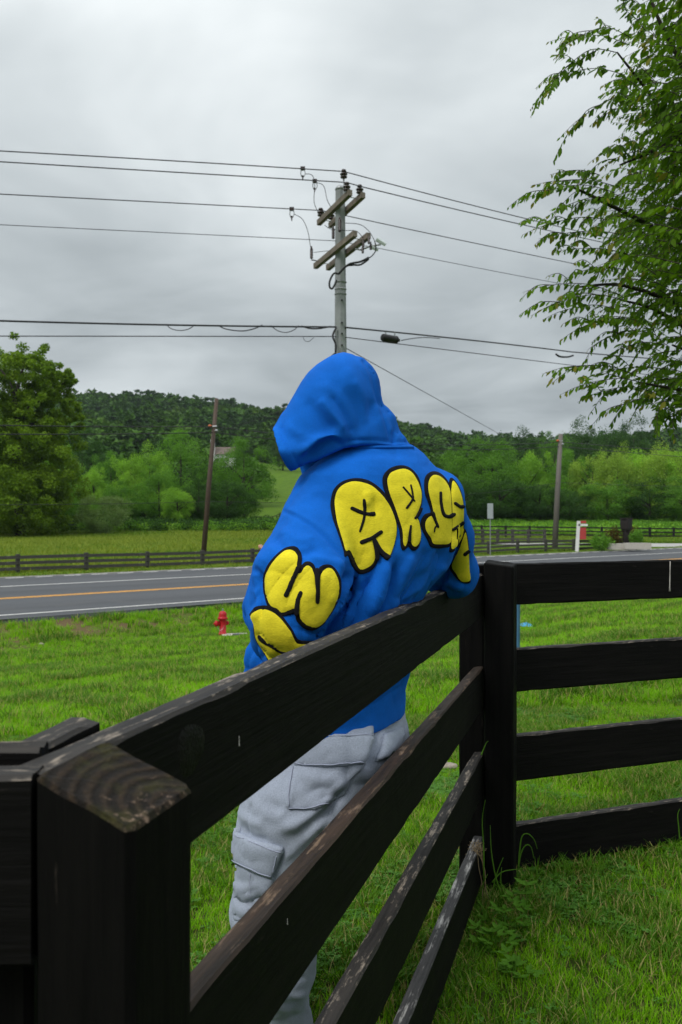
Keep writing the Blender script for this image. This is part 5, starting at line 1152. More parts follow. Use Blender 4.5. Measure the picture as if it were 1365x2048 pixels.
m_pant = cloth_mat('pale_blue_grey_fleece', (0.37, 0.415, 0.51), 0.05, 0.3, 320, speck=0.35)
m_skin, t, b = new_mat('skin'); b.inputs['Base Color'].default_value = (0.45, 0.24, 0.16, 1); b.inputs['Subsurface Weight'].default_value = 0.15; b.inputs['Subsurface Radius'].default_value = (0.01, 0.004, 0.002); b.inputs['Roughness'].default_value = 0.5
m_shoe = simple_mat('white_shoe', (0.6, 0.6, 0.58), 0.5)

per = empty('person', (0.0, 2.0, 0.0)); tag(per, 'hooded person in bright blue hoodie and pale grey cargo trousers leaning on the fence', 'person')
gp = float(ground_z(-.1, 2.2))
# ---- hoodie: torso and sleeves
G = Grid((-0.36, 1.50, 0.80), (0.42, 2.62, 1.50), 0.0045)
T_rows = [(884, 712, 812, .07, 2.03), (893, 690, 832, .10, 2.03), (908, 664, 852, .12, 2.03), (928, 636, 873, .135, 2.02), (954, 606, 897, .145, 2.01), (990, 592, 914, .15, 2.0), (1030, 592, 922, .155, 2.0), (1094, 590, 918, .165, 2.0),
          (1134, 588, 898, .168, 2.0), (1170, 575, 872, .17, 2.0), (1200, 552, 850, .178, 2.0), (1260, 522, 834, .188, 2.0), (1340, 504, 822, .198, 2.0), (1400, 502, 818, .20, 2.0), (1480, 508, 812, .20, 2.0)]
tor = G.rows(T_rows, shear=0.42)
la = G.chain([(P(648, 1012, 1.94), .078), (P(618, 1085, 1.86), .088), (P(602, 1160, 1.80), .097), (P(582, 1242, 1.78), .080), (P(574, 1280, 1.80), .062)], .05)
lf_ = G.chain([(P(576, 1258, 1.80), .068), (P(552, 1212, 1.88), .053), (P(588, 1165, 2.00), .046)], .03)
ra_ = G.chain([(P(866, 1000, 2.11), .080), (P(889, 1075, 2.21), .066), (P(901, 1136, 2.31), .061), (P(880, 1156, 2.34), .055)], .04)
rf_ = G.chain([(P(893, 1138, 2.31), .058), (P(850, 1140, 2.45), .050), (P(780, 1110, 2.50), .045)], .03)
d = smin(tor, la, .015); d = smin(d, smin(ra_, rf_, .02), .022); d = smin(d, lf_, .010); d = smin(d, G.chain([(P(526, 1188, 1.94), .030), (P(516, 1208, 1.93), .026), (P(520, 1232, 1.92), .026)], .02), .006); d = smin(d, G.chain([(P(536, 1290, 1.93), .028), (P(532, 1325, 1.90), .030)], .02), .006)
d = smax(d, -G.chain([(P(697, 1172, 1.82), .010), (P(688, 1200, 1.795), .022), (P(664, 1255, 1.765), .032), (P(640, 1320, 1.76), .036)], .02), .022); hem_z = 0.818; d = smax(d, hem_z - G.Z, .006); inner = smax(tor + .012, -(G.Z - .98), .02); d = np.maximum(d, -inner*1.0)
V, Fq = G.mesh(d, 2)
V = warp(V, [(528, 1040, 20, 0)], 38)
STROKES = [
 # shoulder seam and armhole
 ([(630, 942), (601, 975), (567, 1024)], 2.6, -.0035, 'seam'), ([(567, 1022), (611, 1043), (651, 1075), (676, 1107), (692, 1146)], 3.0, -.004, 'seam'), ([(571, 1014), (611, 1035), (655, 1067), (684, 1104)], 6, .0025),
 # under the arm
 ([(694, 1138), (693, 1170), (676, 1212), (656, 1262), (644, 1290)], 12, -.034), ([(712, 1130), (712, 1165), (697, 1215), (676, 1275)], 11, .012), ([(677, 1120), (672, 1160), (655, 1205)], 10, .006),
 # long drapes across the lower back
 ([(774, 1112), (752, 1175), (716, 1240), (690, 1290)], 8, .016), ([(793, 1125), (770, 1190), (738, 1250)], 10, -.015), ([(745, 1160), (720, 1194), (692, 1225)], 7, -.011), ([(728, 1185), (704, 1210), (684, 1240)], 6, .008), ([(822, 1110), (806, 1160), (780, 1215)], 14, .006),
 ([(857, 1090), (842, 1140), (812, 1185), (775, 1225)], 10, -.007), ([(908, 1075), (888, 1125), (850, 1166), (806, 1194), (765, 1218)], 10, .010), ([(890, 1095), (865, 1138), (825, 1174), (780, 1200)], 9, -.008), ([(918, 1060), (905, 1110), (880, 1145)], 6, .006),
 ([(700, 1200), (672, 1250), (650, 1290)], 8, .007), ([(735, 1215), (700, 1255), (670, 1300)], 8, -.006),
 ([(640, 935), (690, 912), (760, 905), (820, 908)], 9, -.004), ([(600, 1000), (625, 985), (650, 980)], 10, .004), ([(850, 920), (880, 955), (898, 1000)], 12, -.004), ([(690, 900), (650, 925), (615, 960)], 6, .004),
 # left sleeve folds
 ([(545, 1075), (570, 1100), (600, 1108), (640, 1100)], 9, -.006), ([(560, 1060), (590, 1075), (630, 1078)], 10, .005), ([(620, 1110), (650, 1122), (680, 1132)], 7, .004), ([(508, 1133), (520, 1165), (532, 1200)], 7, -.010), ([(505, 1175), (514, 1205), (512, 1240)], 5, .005), ([(517, 1180), (520, 1210), (528, 1235)], 4, -.006),
 ([(528, 1110), (515, 1140), (508, 1155)], 8, .005), ([(640, 1270), (610, 1262), (580, 1250)], 9, -.004), ([(512, 1262), (520, 1290), (532, 1320)], 8, -.008),
 ([(502, 1290), (508, 1310), (500, 1335)], 5, .006), ([(530, 1300), (520, 1325), (505, 1345)], 6, -.008),
 # right sleeve and the gap between back and sleeve
 ([(926, 1040), (922, 1085), (905, 1130), (885, 1160)], 6, -.014), ([(880, 1165), (890, 1178), (915, 1180)], 6, -.006), ([(890, 1155), (905, 1168), (930, 1172)], 5, .004), ([(868, 1170), (880, 1182), (890, 1192)], 4, -.006),
 # pull in the felt of the large letter
 ([(732, 985), (735, 1000), (730, 1012)], 7, .005), ([(745, 995), (752, 1012), (748, 1030)], 8, -.005),
 # hem ribbing line
 ([(806, 1372), (760, 1400), (700, 1428), (660, 1440)], 2.5, -.003, 'seam'),
]
V = sculpt(V, Fq, STROKES); V = smooth_mesh(V, Fq, 1, .45)
Vs = V.copy()
pv_ = to_px(V); low_ = np.clip((pv_[:, 1]-1080)/110, 0.12, 1)*np.clip((V[:, 2]-hem_z-.02)/.09, .08, 1); arm_ = np.exp(-((pv_[:, 0]-560)/55)**2)*np.clip((pv_[:, 1]-1030)/80, 0, 1)*.6
upper_ = np.clip(1-(pv_[:, 1]-1000)/120, 0, 1)
V = folds(V, Fq, .020, 6.5, 3.0, (-.45, 0, -.9), 3.2, 1.25*low_*(1-arm_)); V = folds(V, Fq, .010, 15, 8.0, (-.6, 0, -.8), 2.4, low_)
V = folds(V, Fq, .008, 9, 5.0, (.8, 0, -.5), 2.5, arm_*1.2); V = fabric_noise(V, Fq, .0045, 8, 9.0, (1, 1, .6)); V = fabric_noise(V, Fq, .0008, 70, 5.0)
hoodie = mesh_obj('hoodie', V, Fq, m_blueh, per)
BV = BVHTree.FromPolygons(V.tolist(), Fq.tolist())
# ---- hood: shell grown from its outline, open towards the face
def inside_dist(px, py, poly):
    poly = np.array(poly, float); n = len(poly); best = np.full(px.shape, 1e9); ins = np.zeros(px.shape, bool)
    for i in range(n):
        a, b_ = poly[i], poly[(i+1) % n]; ab = b_-a; t = np.clip(((px-a[0])*ab[0]+(py-a[1])*ab[1])/max(ab@ab, 1e-6), 0, 1)
        best = np.minimum(best, np.hypot(px-a[0]-t*ab[0], py-a[1]-t*ab[1])); cr = ((a[1] > py) != (b_[1] > py)) & (px < (b_[0]-a[0])*(py-a[1])/(b_[1]-a[1]+1e-9)+a[0]); ins ^= cr
    return np.where(ins, best, -best)
H_poly = [(708, 708), (728, 715), (744, 731), (754, 746), (760, 762), (764, 785), (768, 803), (790, 833), (799, 862), (812, 876), (824, 890), (812, 925), (740, 960), (660, 975), (600, 985), (520, 960), (470, 900), (490, 850), (553, 858), (564, 834), (576, 816), (589, 795), (603, 771), (618, 751), (636, 735), (664, 716), (686, 707)]
GH = Grid((-0.24, 1.74, 1.33), (0.22, 2.26, 1.70), 0.0042)
HZ = 2.0
def hood_field(poly, B, D):
    px = CX + GH.X[:, 0, :]/HZ*F; py = HOR - (GH.Z[:, 0, :]-EYE)/HZ*F; dd = inside_dist(px, py, poly)/F*HZ
    q = np.clip(dd/D, -1, 1); half = np.where(dd > 0, B*np.sqrt(np.clip(1-(1-np.clip(q, 0, 1))**2, 0, 1)), 0)
    yc = HZ + 0.35*(GH.X - .02)
    return np.maximum(np.abs(GH.Y - yc) - half[:, None, :], np.where(dd > 0, -dd, -dd)[:, None, :])*0.75
hd = hood_field(H_poly, .125, .12)
def half_plane(p1, p2):       # positive on the brim side of a picture line, at the hood's distance
    a = P(*p1, HZ); b_ = P(*p2, HZ); n_ = np.array((-(b_.z-a.z), 0, (b_.x-a.x))); n_ /= np.linalg.norm(n_); return (GH.X-a.x)*n_[0]+(GH.Z-a.z)*n_[2]
pl = half_plane((561, 862), (600, 950)); pl = -pl if pl[-1, 0, -1] > 0 else pl
low = half_plane((585, 952), (650, 919)); low = low if low[-1, 0, 0] > 0 else -low
xs1 = GH.X
hin = hd + .012; shell = np.maximum(hd, -hin); cutter = pl + (GH.Y-HZ)*0.11; shell = smax(shell, cutter, .004)
lowm = np.where(GH.X < P(700, 0, HZ).x, low, -1.0); hz_l = P(588, 948, HZ); 
curve = np.interp(CX + GH.X[:, 0, 0]/HZ*F, [560, 589, 615, 643, 668, 690, 720, 900], [965, 949, 938, 926, 913, 903, 898, 896])   # lower edge of the hood
ez = EYE + (HOR-curve)/F*HZ; shell = smax(shell, (ez[:, None, None] - GH.Z) - np.clip((GH.Y-1.97), 0, 1)*1.2, .004)
VH, FH = GH.mesh(shell, 3)
HS = [([(690, 884), (664, 872), (634, 880), (604, 905)], 6, .010), ([(640, 800), (660, 830), (690, 862)], 9, .009), ([(660, 790), (690, 830), (706, 868)], 8, -.008), ([(700, 760), (722, 800), (732, 850)], 9, .007), ([(758, 800), (775, 830), (786, 870), (790, 890)], 4, -.006), ([(770, 803), (790, 835), (800, 865), (812, 882)], 5, .006), ([(764, 800), (778, 835), (782, 868)], 5, .006), ([(800, 868), (814, 877), (828, 884)], 4, -.004),
 ([(690, 885), (665, 878), (640, 890), (610, 915)], 8, -.008), ([(700, 880), (670, 866), (630, 880), (600, 905)], 9, .006), ([(690, 889), (710, 870), (730, 840), (745, 800)], 14, -.006), ([(645, 765), (655, 800), (668, 830), (692, 872)], 14, .007), ([(612, 800), (640, 835), (668, 862)], 12, -.006),
 ([(690, 735), (718, 770), (742, 800), (760, 830)], 14, .005), ([(668, 760), (700, 800), (728, 850)], 10, -.004), ([(728, 722), (744, 750), (752, 790), (766, 830), (780, 880)], 2.6, -.0035, 'seam'), ([(718, 722), (735, 752), (743, 792), (757, 832), (772, 880)], 5, .003), ([(554, 862), (575, 905), (594, 945)], 3, .002), ([(561, 856), (582, 900), (603, 940)], 2.4, -.003, 'seam'), ([(570, 845), (600, 870), (640, 872), (680, 880)], 10, .004),
 ([(690, 884), (740, 880), (790, 884), (830, 886)], 4, -.004)]
VH = smooth_mesh(sculpt(VH, FH, HS), FH, 1, .4); VH = fabric_noise(VH, FH, .0035, 8, 4.0); VH = folds(VH, FH, .008, 8, 6.0, (-.5, 0, -.85), 3.0)
hood = mesh_obj('hood', VH, FH, m_blueh, hoodie, local=False)
hood.data.transform(Matrix.Translation(-Vector(per.location)))
cs = MB(); pts = []
for px in range(688, 840, 6):
    hit = BV.ray_cast(Vector((0, 0, EYE)), (P(px, 894.5 - (px > 826)*(px-826)*.4, 2)-Vector((0, 0, EYE))).normalized())
    if hit[0] is not None: pts.append(hit[0])
if len(pts) > 3:
    o = cs.tube([p - Vector((0, .001, 0)) for p in pts], .0042, 6).build('collar_seam', m_blueh, None, True); o.data.transform(Matrix.Translation(-Vector(per.location))); o.parent = hoodie
# ---- felt letters laid on the cloth
def proj(px, py, off, zg=2.0):
    o = Vector((0, 0, EYE)); dr = (P(px, py, 2.0)-o).normalized(); h_ = BV.ray_cast(o, dr)
    if h_[0] is None:
        n_ = BV.find_nearest(P(px, py, zg)); return n_[0] + n_[1]*off, n_[0].y
    return h_[0] + h_[1]*off, h_[0].y
def applique(parent_mb, poly, off, mi, step=3.4, zg=2.0, puff=0.0, skirt=True):
    """triangulate a picture outline finely, lay it on the cloth, give it an edge"""
    pts = [Vector((p[0], p[1])) for p in poly]; n = len(pts); x0, x1 = min(p.x for p in pts), max(p.x for p in pts); y0, y1 = min(p.y for p in pts), max(p.y for p in pts)
    gx_, gy_ = np.meshgrid(np.arange(x0, x1, step), np.arange(y0, y1, step)); gx_ = gx_.ravel(); gy_ = gy_.ravel(); di = inside_dist(gx_, gy_, [(p.x, p.y) for p in pts]); m = di > step*.55
    allp = pts + [Vector((a, b_)) for a, b_ in zip(gx_[m], gy_[m])]; dd = [0]*n + list(di[m])
    vo, eo, fo, ov, _, _ = delaunay_2d_cdt(allp, [(i, (i+1) % n) for i in range(n)], [], 1, 1e-4)
    V3 = []; lastz = zg
    for k, p in enumerate(vo):
        src = ov[k][0] if ov[k] else 0; d_ = dd[src] if src < len(dd) else 0
        q, z_ = proj(p.x, p.y, off + puff*(1-math.exp(-d_/5.0)), zg); V3.append(q)
    faces = []; fo = [f for f in fo]; cen = np.array([[sum(vo[i][k] for i in f)/len(f) for k in (0, 1)] for f in fo]); keepf = inside_dist(cen[:, 0], cen[:, 1], [(p.x, p.y) for p in pts]) > 0
    for f, kf in zip(fo, keepf):
        if not kf: continue
        L_ = max((V3[f[i]]-V3[f[i-1]]).length for i in range(len(f)))
        if L_ > 0.05: continue
        faces.append(f[::-1] if (V3[f[1]]-V3[f[0]]).cross(V3[f[2]]-V3[f[0]]).y > 0 else f)
    if skirt:
        base_n = len(V3); ring = {}
        cnt = {}
        for f in faces:
            for i in range(len(f)): e_ = (f[i-1], f[i]); cnt[tuple(sorted(e_))] = cnt.get(tuple(sorted(e_)), []) + [e_]
        for k_, es in cnt.items():
            if len(es) == 1:
                a, b_ = es[0]
                for q in (a, b_):
                    if q not in ring:
                        nn_ = BV.find_nearest(V3[q]); ring[q] = len(V3); V3.append(nn_[0] - nn_[1]*.0008)
                faces.append([b_, a, ring[a], ring[b_]])
    parent_mb.add(V3, faces, mi)
def smooth_poly(pts, sub=4): return [(p.x, p.y) for p in catmull([(a, b_, 0) for a, b_ in pts], True, sub)]
def stroke_poly(path, w, sub=6, wend=None):
    c_ = [Vector((p.x, p.y)) for p in catmull([(a, b_, 0) for a, b_ in path], False, sub)]; Lf = []; Rt = []; n = len(c_)
    for i, p in enumerate(c_):
        d_ = (c_[min(i+1, n-1)]-c_[max(i-1, 0)]).normalized(); nn_ = Vector((-d_.y, d_.x)); ww = (w + ((wend or w)-w)*i/(n-1))/2; Lf.append(p+nn_*ww); Rt.append(p-nn_*ww)
    d0 = (c_[0]-c_[1]).normalized(); d1 = (c_[-1]-c_[-2]).normalized(); w1 = (wend or w)/2
    cap1 = [c_[-1] + d1*w1*math.sin(a) + Vector((-d1.y, d1.x))*w1*math.cos(a) for a in (math.pi*.25, math.pi*.5, math.pi*.75)]
    cap0 = [c_[0] + d0*w/2*math.sin(a) + Vector((-d0.y, d0.x))*w/2*math.cos(a) for a in (math.pi*.25, math.pi*.5, math.pi*.75)]
    poly = Lf + cap1 + Rt[::-1] + cap0
    return [(p.x, p.y) for p in poly]
T5 = lambda L_: [(480+a/5.6875, 1060+b_/5.6875) for a, b_ in L_]
T6 = lambda L_: [(640+a/4.2656, 900+b_/4.2656) for a, b_ in L_]
LET = [
 ('letter', 'yellow letter W on the left sleeve', T5, 5.6875, 1.8,
  [(275, 700), (268, 600), (275, 520), (305, 430), (370, 335), (465, 245), (555, 195), (640, 195), (690, 250), (708, 330), (703, 400), (740, 370), (790, 362), (840, 395), (876, 472), (910, 420), (970, 392), (1040, 400), (1100, 460), (1140, 560), (1146, 680), (1120, 800), (1060, 920), (980, 1030), (900, 1105), (820, 1137), (740, 1118), (670, 1062), (640, 1010), (630, 950), (560, 968), (470, 980), (400, 940), (330, 870), (295, 800)],
  [(302, 620), (305, 540), (345, 430), (420, 330), (510, 252), (580, 230), (635, 257), (658, 320), (652, 400), (664, 486), (700, 486), (735, 430), (775, 410), (815, 440), (845, 520), (862, 620), (896, 595), (915, 520), (955, 455), (1000, 434), (1050, 450), (1095, 520), (1118, 620), (1112, 720), (1080, 820), (1030, 920), (950, 1040), (880, 1095), (820, 1098), (740, 1060), (690, 1000), (672, 930), (625, 890), (550, 918), (478, 940), (430, 895), (365, 865), (330, 790), (310, 710)],
  [([(668, 440), (650, 485), (590, 610), (527, 745)], 46, 44), ([(874, 470), (876, 560), (874, 680), (868, 815)], 50, 40), ([(700, 722), (668, 800), (655, 880), (650, 950)], 42, 46)]),
 ('letter', 'yellow letter curling under the left elbow', T5, 5.6875, 1.8,
  [(118, 965), (160, 905), (195, 872), (300, 858), (390, 885), (470, 958), (540, 1050), (600, 1140), (640, 1215), (680, 1250), (780, 1262), (880, 1262), (900, 1330), (700, 1460), (500, 1560), (380, 1560), (300, 1430), (238, 1330), (190, 1250), (165, 1160), (160, 1060), (135, 990)],
  [(138, 985), (190, 925), (260, 905), (340, 915), (430, 970), (510, 1060), (580, 1160), (640, 1270), (700, 1290), (850, 1295), (860, 1340), (700, 1440), (500, 1540), (390, 1535), (300, 1410), (225, 1290), (184, 1190), (170, 1075)],
  [([(243, 1205), (290, 1260), (380, 1315), (460, 1365), (580, 1388)], 34, 24)]),
 ('letter', 'large yellow letter A with crossed mark on the left shoulder blade', T6, 4.2656, 2.0,
  [(93, 500), (93, 430), (120, 340), (190, 272), (290, 243), (390, 253), (480, 300), (560, 380), (620, 480), (652, 600), (656, 690), (640, 790), (604, 895), (572, 942), (530, 908), (503, 882), (497, 930), (478, 980), (430, 1032), (350, 1060), (308, 1035), (270, 980), (240, 905), (212, 912), (203, 862), (165, 740), (115, 600)],
  [(123, 480), (127, 420), (155, 345), (210, 295), (290, 272), (380, 285), (450, 317), (530, 390), (590, 475), (635, 585), (650, 670), (640, 760), (615, 850), (585, 908), (545, 878), (510, 850), (470, 770), (452, 790), (466, 860), (465, 930), (430, 988), (360, 1022), (325, 1012), (290, 950), (247, 862), (212, 862), (190, 790), (150, 655), (130, 560)],
  [([(272, 502), (325, 525), (380, 545), (455, 554)], 33, 30), ([(378, 432), (378, 500), (370, 590), (338, 694)], 26, 18), ([(352, 790), (435, 755), (515, 702)], 36, 32), ([(458, 765), (480, 850), (488, 930)], 34, 40), ([(470, 780), (510, 860), (575, 920)], 26, 40)]),
 ('letter', 'narrow yellow letter R with crossed mark in the middle of the back', T6, 4.2656, 2.0,
  [(535, 270), (545, 212), (590, 162), (650, 138), (715, 136), (780, 165), (835, 230), (862, 320), (869, 420), (856, 500), (832, 560), (850, 620), (860, 720), (850, 800), (820, 850), (785, 856), (755, 822), (740, 835), (710, 857), (690, 820), (680, 700), (650, 590), (600, 460), (550, 350)],
  [(570, 270), (590, 210), (640, 180), (720, 166), (785, 202), (835, 285), (860, 370), (856, 450), (832, 520), (812, 572), (835, 600), (848, 660), (855, 720), (845, 780), (815, 822), (785, 815), (765, 770), (752, 745), (738, 790), (722, 822), (705, 790), (700, 700), (680, 620), (640, 500), (590, 370)],
  [([(700, 325), (745, 375), (795, 440)], 15, 12), ([(763, 308), (776, 370), (778, 425), (730, 497)], 12, 20), ([(852, 505), (825, 560), (805, 582)], 20, 20), ([(765, 648), (757, 700), (754, 780)], 14, 24)]),
 ('letter', 'yellow letter S right of the letter R', T6, 4.2656, 2.0,
  [(890, 290), (900, 228), (940, 190), (1000, 190), (1060, 232), (1103, 300), (1118, 400), (1122, 560), (1122, 700), (1110, 815), (1050, 832), (980, 836), (940, 820), (918, 770), (880, 700), (860, 640), (866, 590), (900, 545), (945, 528), (920, 440), (895, 370)],
  [(918, 290), (935, 240), (975, 218), (1030, 237), (1080, 292), (1105, 355), (1112, 450), (1116, 560), (1116, 690), (1106, 790), (1040, 802), (962, 798), (940, 750), (900, 690), (890, 630), (912, 580), (958, 555), (962, 540), (945, 460), (920, 360)],
  [([(1013, 370), (1018, 460), (1040, 550), (1085, 570), (1126, 552)], 20, 30), ([(950, 540), (970, 605), (992, 655)], 24, 18), ([(988, 636), (965, 662), (960, 698)], 12, 8)]),
 ('letter', 'yellow letter A wrapping round the right side of the back', T6, 4.2656, 2.02,
  [(1100, 300), (1112, 242), (1148, 262), (1190, 330), (1216, 420), (1222, 500), (1224, 600), (1228, 680), (1206, 780), (1160, 848), (1106, 870), (1110, 790), (1116, 500), (1108, 380)],
  [(1116, 320), (1130, 268), (1170, 315), (1203, 400), (1216, 470), (1220, 560), (1220, 650), (1224, 690), (1204, 762), (1160, 820), (1115, 838), (1118, 700), (1120, 500), (1113, 390)],
  [([(1140, 458), (1178, 482), (1208, 480)], 26, 26), ([(1125, 680), (1170, 645), (1210, 612)], 22, 28)]),
 ('letter', 'yellow letter W on the right sleeve above the rail', T6, 4.2656, 2.28,
  [(1232, 670), (1252, 720), (1268, 830), (1272, 1000), (1282, 1095), (1276, 1132), (1215, 1130), (1160, 1085), (1112, 1000), (1140, 940), (1185, 840), (1212, 750)],
  [(1236, 700), (1250, 760), (1264, 870), (1270, 1010), (1280, 1085), (1272, 1112), (1240, 1120), (1200, 1108), (1162, 1050), (1132, 980), (1165, 900), (1205, 800)],
  [([(1258, 860), (1245, 868), (1228, 884)], 26, 24)]),
]
for nm, lab, T_, sc_, zg, outer, inner_, strokes_ in LET:
    mb = MB(); applique(mb, smooth_poly(T_(outer)), .0022, 0, 4.0, zg, skirt=True); applique(mb, smooth_poly(T_(inner_)), .0034, 1, 3.0, zg, puff=.0022, skirt=False)
    for pth, w0, w1 in strokes_: applique(mb, stroke_poly(T_(pth), w0/sc_, 5, w1/sc_), .0066, 0, 3.0, zg, skirt=True)
    o = mb.build(nm, [m_blf, m_ybl], None, True); o.data.transform(Matrix.Translation(-Vector(per.location))); o.parent = hoodie; o['label'] = lab
# ---- trousers
GP = Grid((-0.46, 1.66, gp+0.02), (0.26, 2.62, 0.99), 0.0055)
pel = smin(GP.cone(P(666, 1490, 1.95), P(722, 1474, 2.10), .122, .108), GP.cone(P(660, 1430, 2.00), P(726, 1420, 2.10), .105, .098), .05)
lleg = GP.chain([(P(652, 1500, 1.92), .125), (P(600, 1610, 1.90), .120), (P(564, 1700, 1.90), .100), (P(550, 1800, 1.92), .088), (P(548, 1920, 1.98), .080), (P(548, 2060, 2.06), .080), (P(552, 2150, 2.12), .074)], .06)
rleg = GP.chain([(P(742, 1490, 2.12), .100), (P(690, 1600, 2.20), .092), (P(625, 1720, 2.24), .082), (P(575, 1840, 2.26), .074), (P(552, 2000, 2.28), .068), (P(548, 2080, 2.28), .066)], .05)
dp = smin(smin(pel, lleg, .03), rleg, .018)
dp = np.maximum(dp, GP.Z-.93)
VP_, FP = GP.mesh(dp, 2); VP_ = warp(VP_, [(455, 1730, 15, 0)], 55)
PS = [([(705, 1545), (660, 1600), (610, 1640), (560, 1660)], 11, .008), ([(690, 1580), (650, 1625), (600, 1665)], 9, -.009), ([(650, 1640), (600, 1690), (565, 1720)], 10, .006), ([(474, 1620), (500, 1640), (530, 1648)], 8, .006), ([(465, 1790), (490, 1805), (525, 1790)], 7, -.009), ([(462, 1760), (485, 1775), (520, 1768)], 7, .006), ([(464, 1825), (490, 1838), (520, 1830)], 8, -.008), ([(585, 1560), (578, 1600), (560, 1640)], 7, .004), ([(545, 1940), (575, 1960), (610, 1950)], 7, -.008), ([(540, 1975), (575, 1995), (612, 1985)], 8, .006), ([(757, 1448), (752, 1480), (742, 1515), (735, 1540)], 8, -.018), ([(738, 1455), (736, 1485), (722, 1520)], 10, .005), ([(700, 1530), (690, 1570), (672, 1600), (655, 1640)], 10, -.008), ([(600, 1545), (640, 1560), (670, 1555), (690, 1575)], 12, .005), ([(640, 1600), (670, 1590), (685, 1600)], 8, -.006), ([(612, 1590), (640, 1575), (660, 1582)], 9, -.004),
 ([(505, 1610), (498, 1660), (495, 1690)], 2.4, -.004, 'seam'), ([(510, 1745), (508, 1790), (505, 1830)], 2.4, -.003, 'seam'), ([(480, 1650), (500, 1670), (540, 1682)], 9, -.006), ([(475, 1780), (500, 1790), (540, 1775)], 10, .005), ([(470, 1810), (500, 1815), (530, 1805)], 8, -.004), ([(520, 1600), (560, 1615), (600, 1600)], 14, -.004), ([(560, 1640), (600, 1655), (640, 1640)], 14, .004), ([(790, 1440), (785, 1470), (770, 1500)], 10, .004), ([(690, 1470), (700, 1500), (695, 1530)], 12, -.003),
 ([(560, 1930), (580, 1980), (590, 2040)], 12, -.006), ([(540, 2000), (570, 2020), (600, 2015)], 9, .005)]
VP_ = sculpt(VP_, FP, PS); VP_ = smooth_mesh(VP_, FP, 1, .4); VP_ = fabric_noise(VP_, FP, .006, 6, 1.0, (1, 1, .7)); VP_ = folds(VP_, FP, .005, 7, 2.0, (.8, 0, .5), 2.4); VP_ = folds(VP_, FP, .0022, 19, 4.0, (.9, 0, -.3), 2.2); VP_ = fabric_noise(VP_, FP, .0015, 45, 2.0)
pants = mesh_obj('trousers', VP_, FP, m_pant, per); BV = BVHTree.FromPolygons(VP_.tolist(), FP.tolist())
m_seam = cloth_mat('trouser_seam', (0.36, 0.39, 0.50), 0.05, 0.2, 320)
def pocket(label, poly, flap=None, off=.006, puff=.006, zg=1.95, seams=(), sub=1):
    mb = MB(); applique(mb, [(p.x, p.y) for p in catmull([(a, b_, 0) for a, b_ in poly], True, sub)] if sub > 1 else [tuple(Vector((poly[i][0], poly[i][1])).lerp(Vector((poly[(i+1) % len(poly)][0], poly[(i+1) % len(poly)][1])), k/5)) for i in range(len(poly)) for k in range(5)], off, 0, 4.0, zg, puff=puff)
    for s_ in seams:
        c_ = [proj(p.x, p.y, off+puff*.85, zg)[0] for p in catmull([(a, b_, 0) for a, b_ in s_], False, 4)]; mb.tube(c_, .0011, 5, 1)
    o = mb.build('pocket', [m_pant, m_seam], None, True); o.data.transform(Matrix.Translation(-Vector(per.location))); o.parent = pants; o['label'] = label; return o
pocket('square patch pocket on the left seat', [(592, 1500), (740, 1500), (732, 1530), (700, 1560), (690, 1590), (663, 1605), (630, 1619), (578, 1618), (572, 1612), (582, 1560)], off=.003, puff=.003, seams=[[(588, 1535), (580, 1580), (577, 1612)], [(577, 1616), (620, 1616), (655, 1605)]])
pocket('pocket flap on the left seat', [(600, 1466), (660, 1470), (743, 1468), (744, 1478), (733, 1512), (725, 1524), (690, 1530), (640, 1534), (592, 1533), (585, 1520)], off=.008, puff=.004, seams=[[(600, 1474), (660, 1474), (742, 1472)], [(592, 1526), (640, 1528), (690, 1524), (724, 1519)]])
pocket('pocket flap on the right seat', [(766, 1470), (802, 1455), (806, 1470), (800, 1496), (770, 1515), (752, 1522), (752, 1514), (762, 1495)], off=.006, puff=.004, zg=2.1)
pocket('cargo pocket flap above the left knee', [(472, 1655), (482, 1666), (520, 1682), (568, 1694), (569, 1704), (556, 1730), (545, 1755), (500, 1738), (474, 1724), (468, 1700)], off=.008, puff=.005, zg=1.85, seams=[[(480, 1670), (520, 1687), (566, 1700)], [(556, 1705), (553, 1722), (549, 1740)], [(475, 1718), (500, 1732), (545, 1748)]])
pocket('cargo pocket below its flap on the left thigh', [(472, 1726), (510, 1742), (548, 1756), (540, 1800), (530, 1850), (470, 1840), (466, 1780)], off=.003, puff=.003, zg=1.85, seams=[[(504, 1745), (503, 1780), (500, 1820)]])
# ---- body: one continuous figure, mostly hidden by the clothes
GB = Grid((-0.48, 1.66, gp-0.005), (0.40, 2.72, 1.64), 0.0072)
pt = lambda *a: P(*a)
hc = P(688, 826, 2.03); fd = Vector((-0.78, 0.40, -0.50)).normalized(); upv = (Vector((0.12, 0, 1)) - fd*Vector((0.12, 0, 1)).dot(fd)).normalized(); sdv = fd.cross(upv)
body = smin(GB.ell(hc, (.084, .070, .094), Matrix((fd, sdv, upv)).transposed()), GB.ell(hc + fd*.045 - upv*.075, (.055, .052, .05), Matrix((fd, sdv, upv)).transposed()), .03)
body = smin(body, GB.cone(hc+fd*.086-upv*.005, hc+fd*.112-upv*.035, .008, .015), .012)                    # nose
body = smin(body, GB.cone(hc+fd*.080+upv*.022+sdv*.035, hc+fd*.080+upv*.022-sdv*.035, .014, .014), .02)   # brow
for s_ in (-1, 1):
    body = smax(body, -(GB.ell(hc+fd*.102+upv*.004+sdv*.032*s_, (.014, .018, .012))), .01); body = smin(body, GB.ell(hc+fd*.083+upv*.004+sdv*.031*s_, (.013, .013, .013)), .004)
    body = smin(body, GB.ell(hc+sdv*.076*s_-upv*.005-fd*.005, (.018, .014, .03)), .008)                     # ears
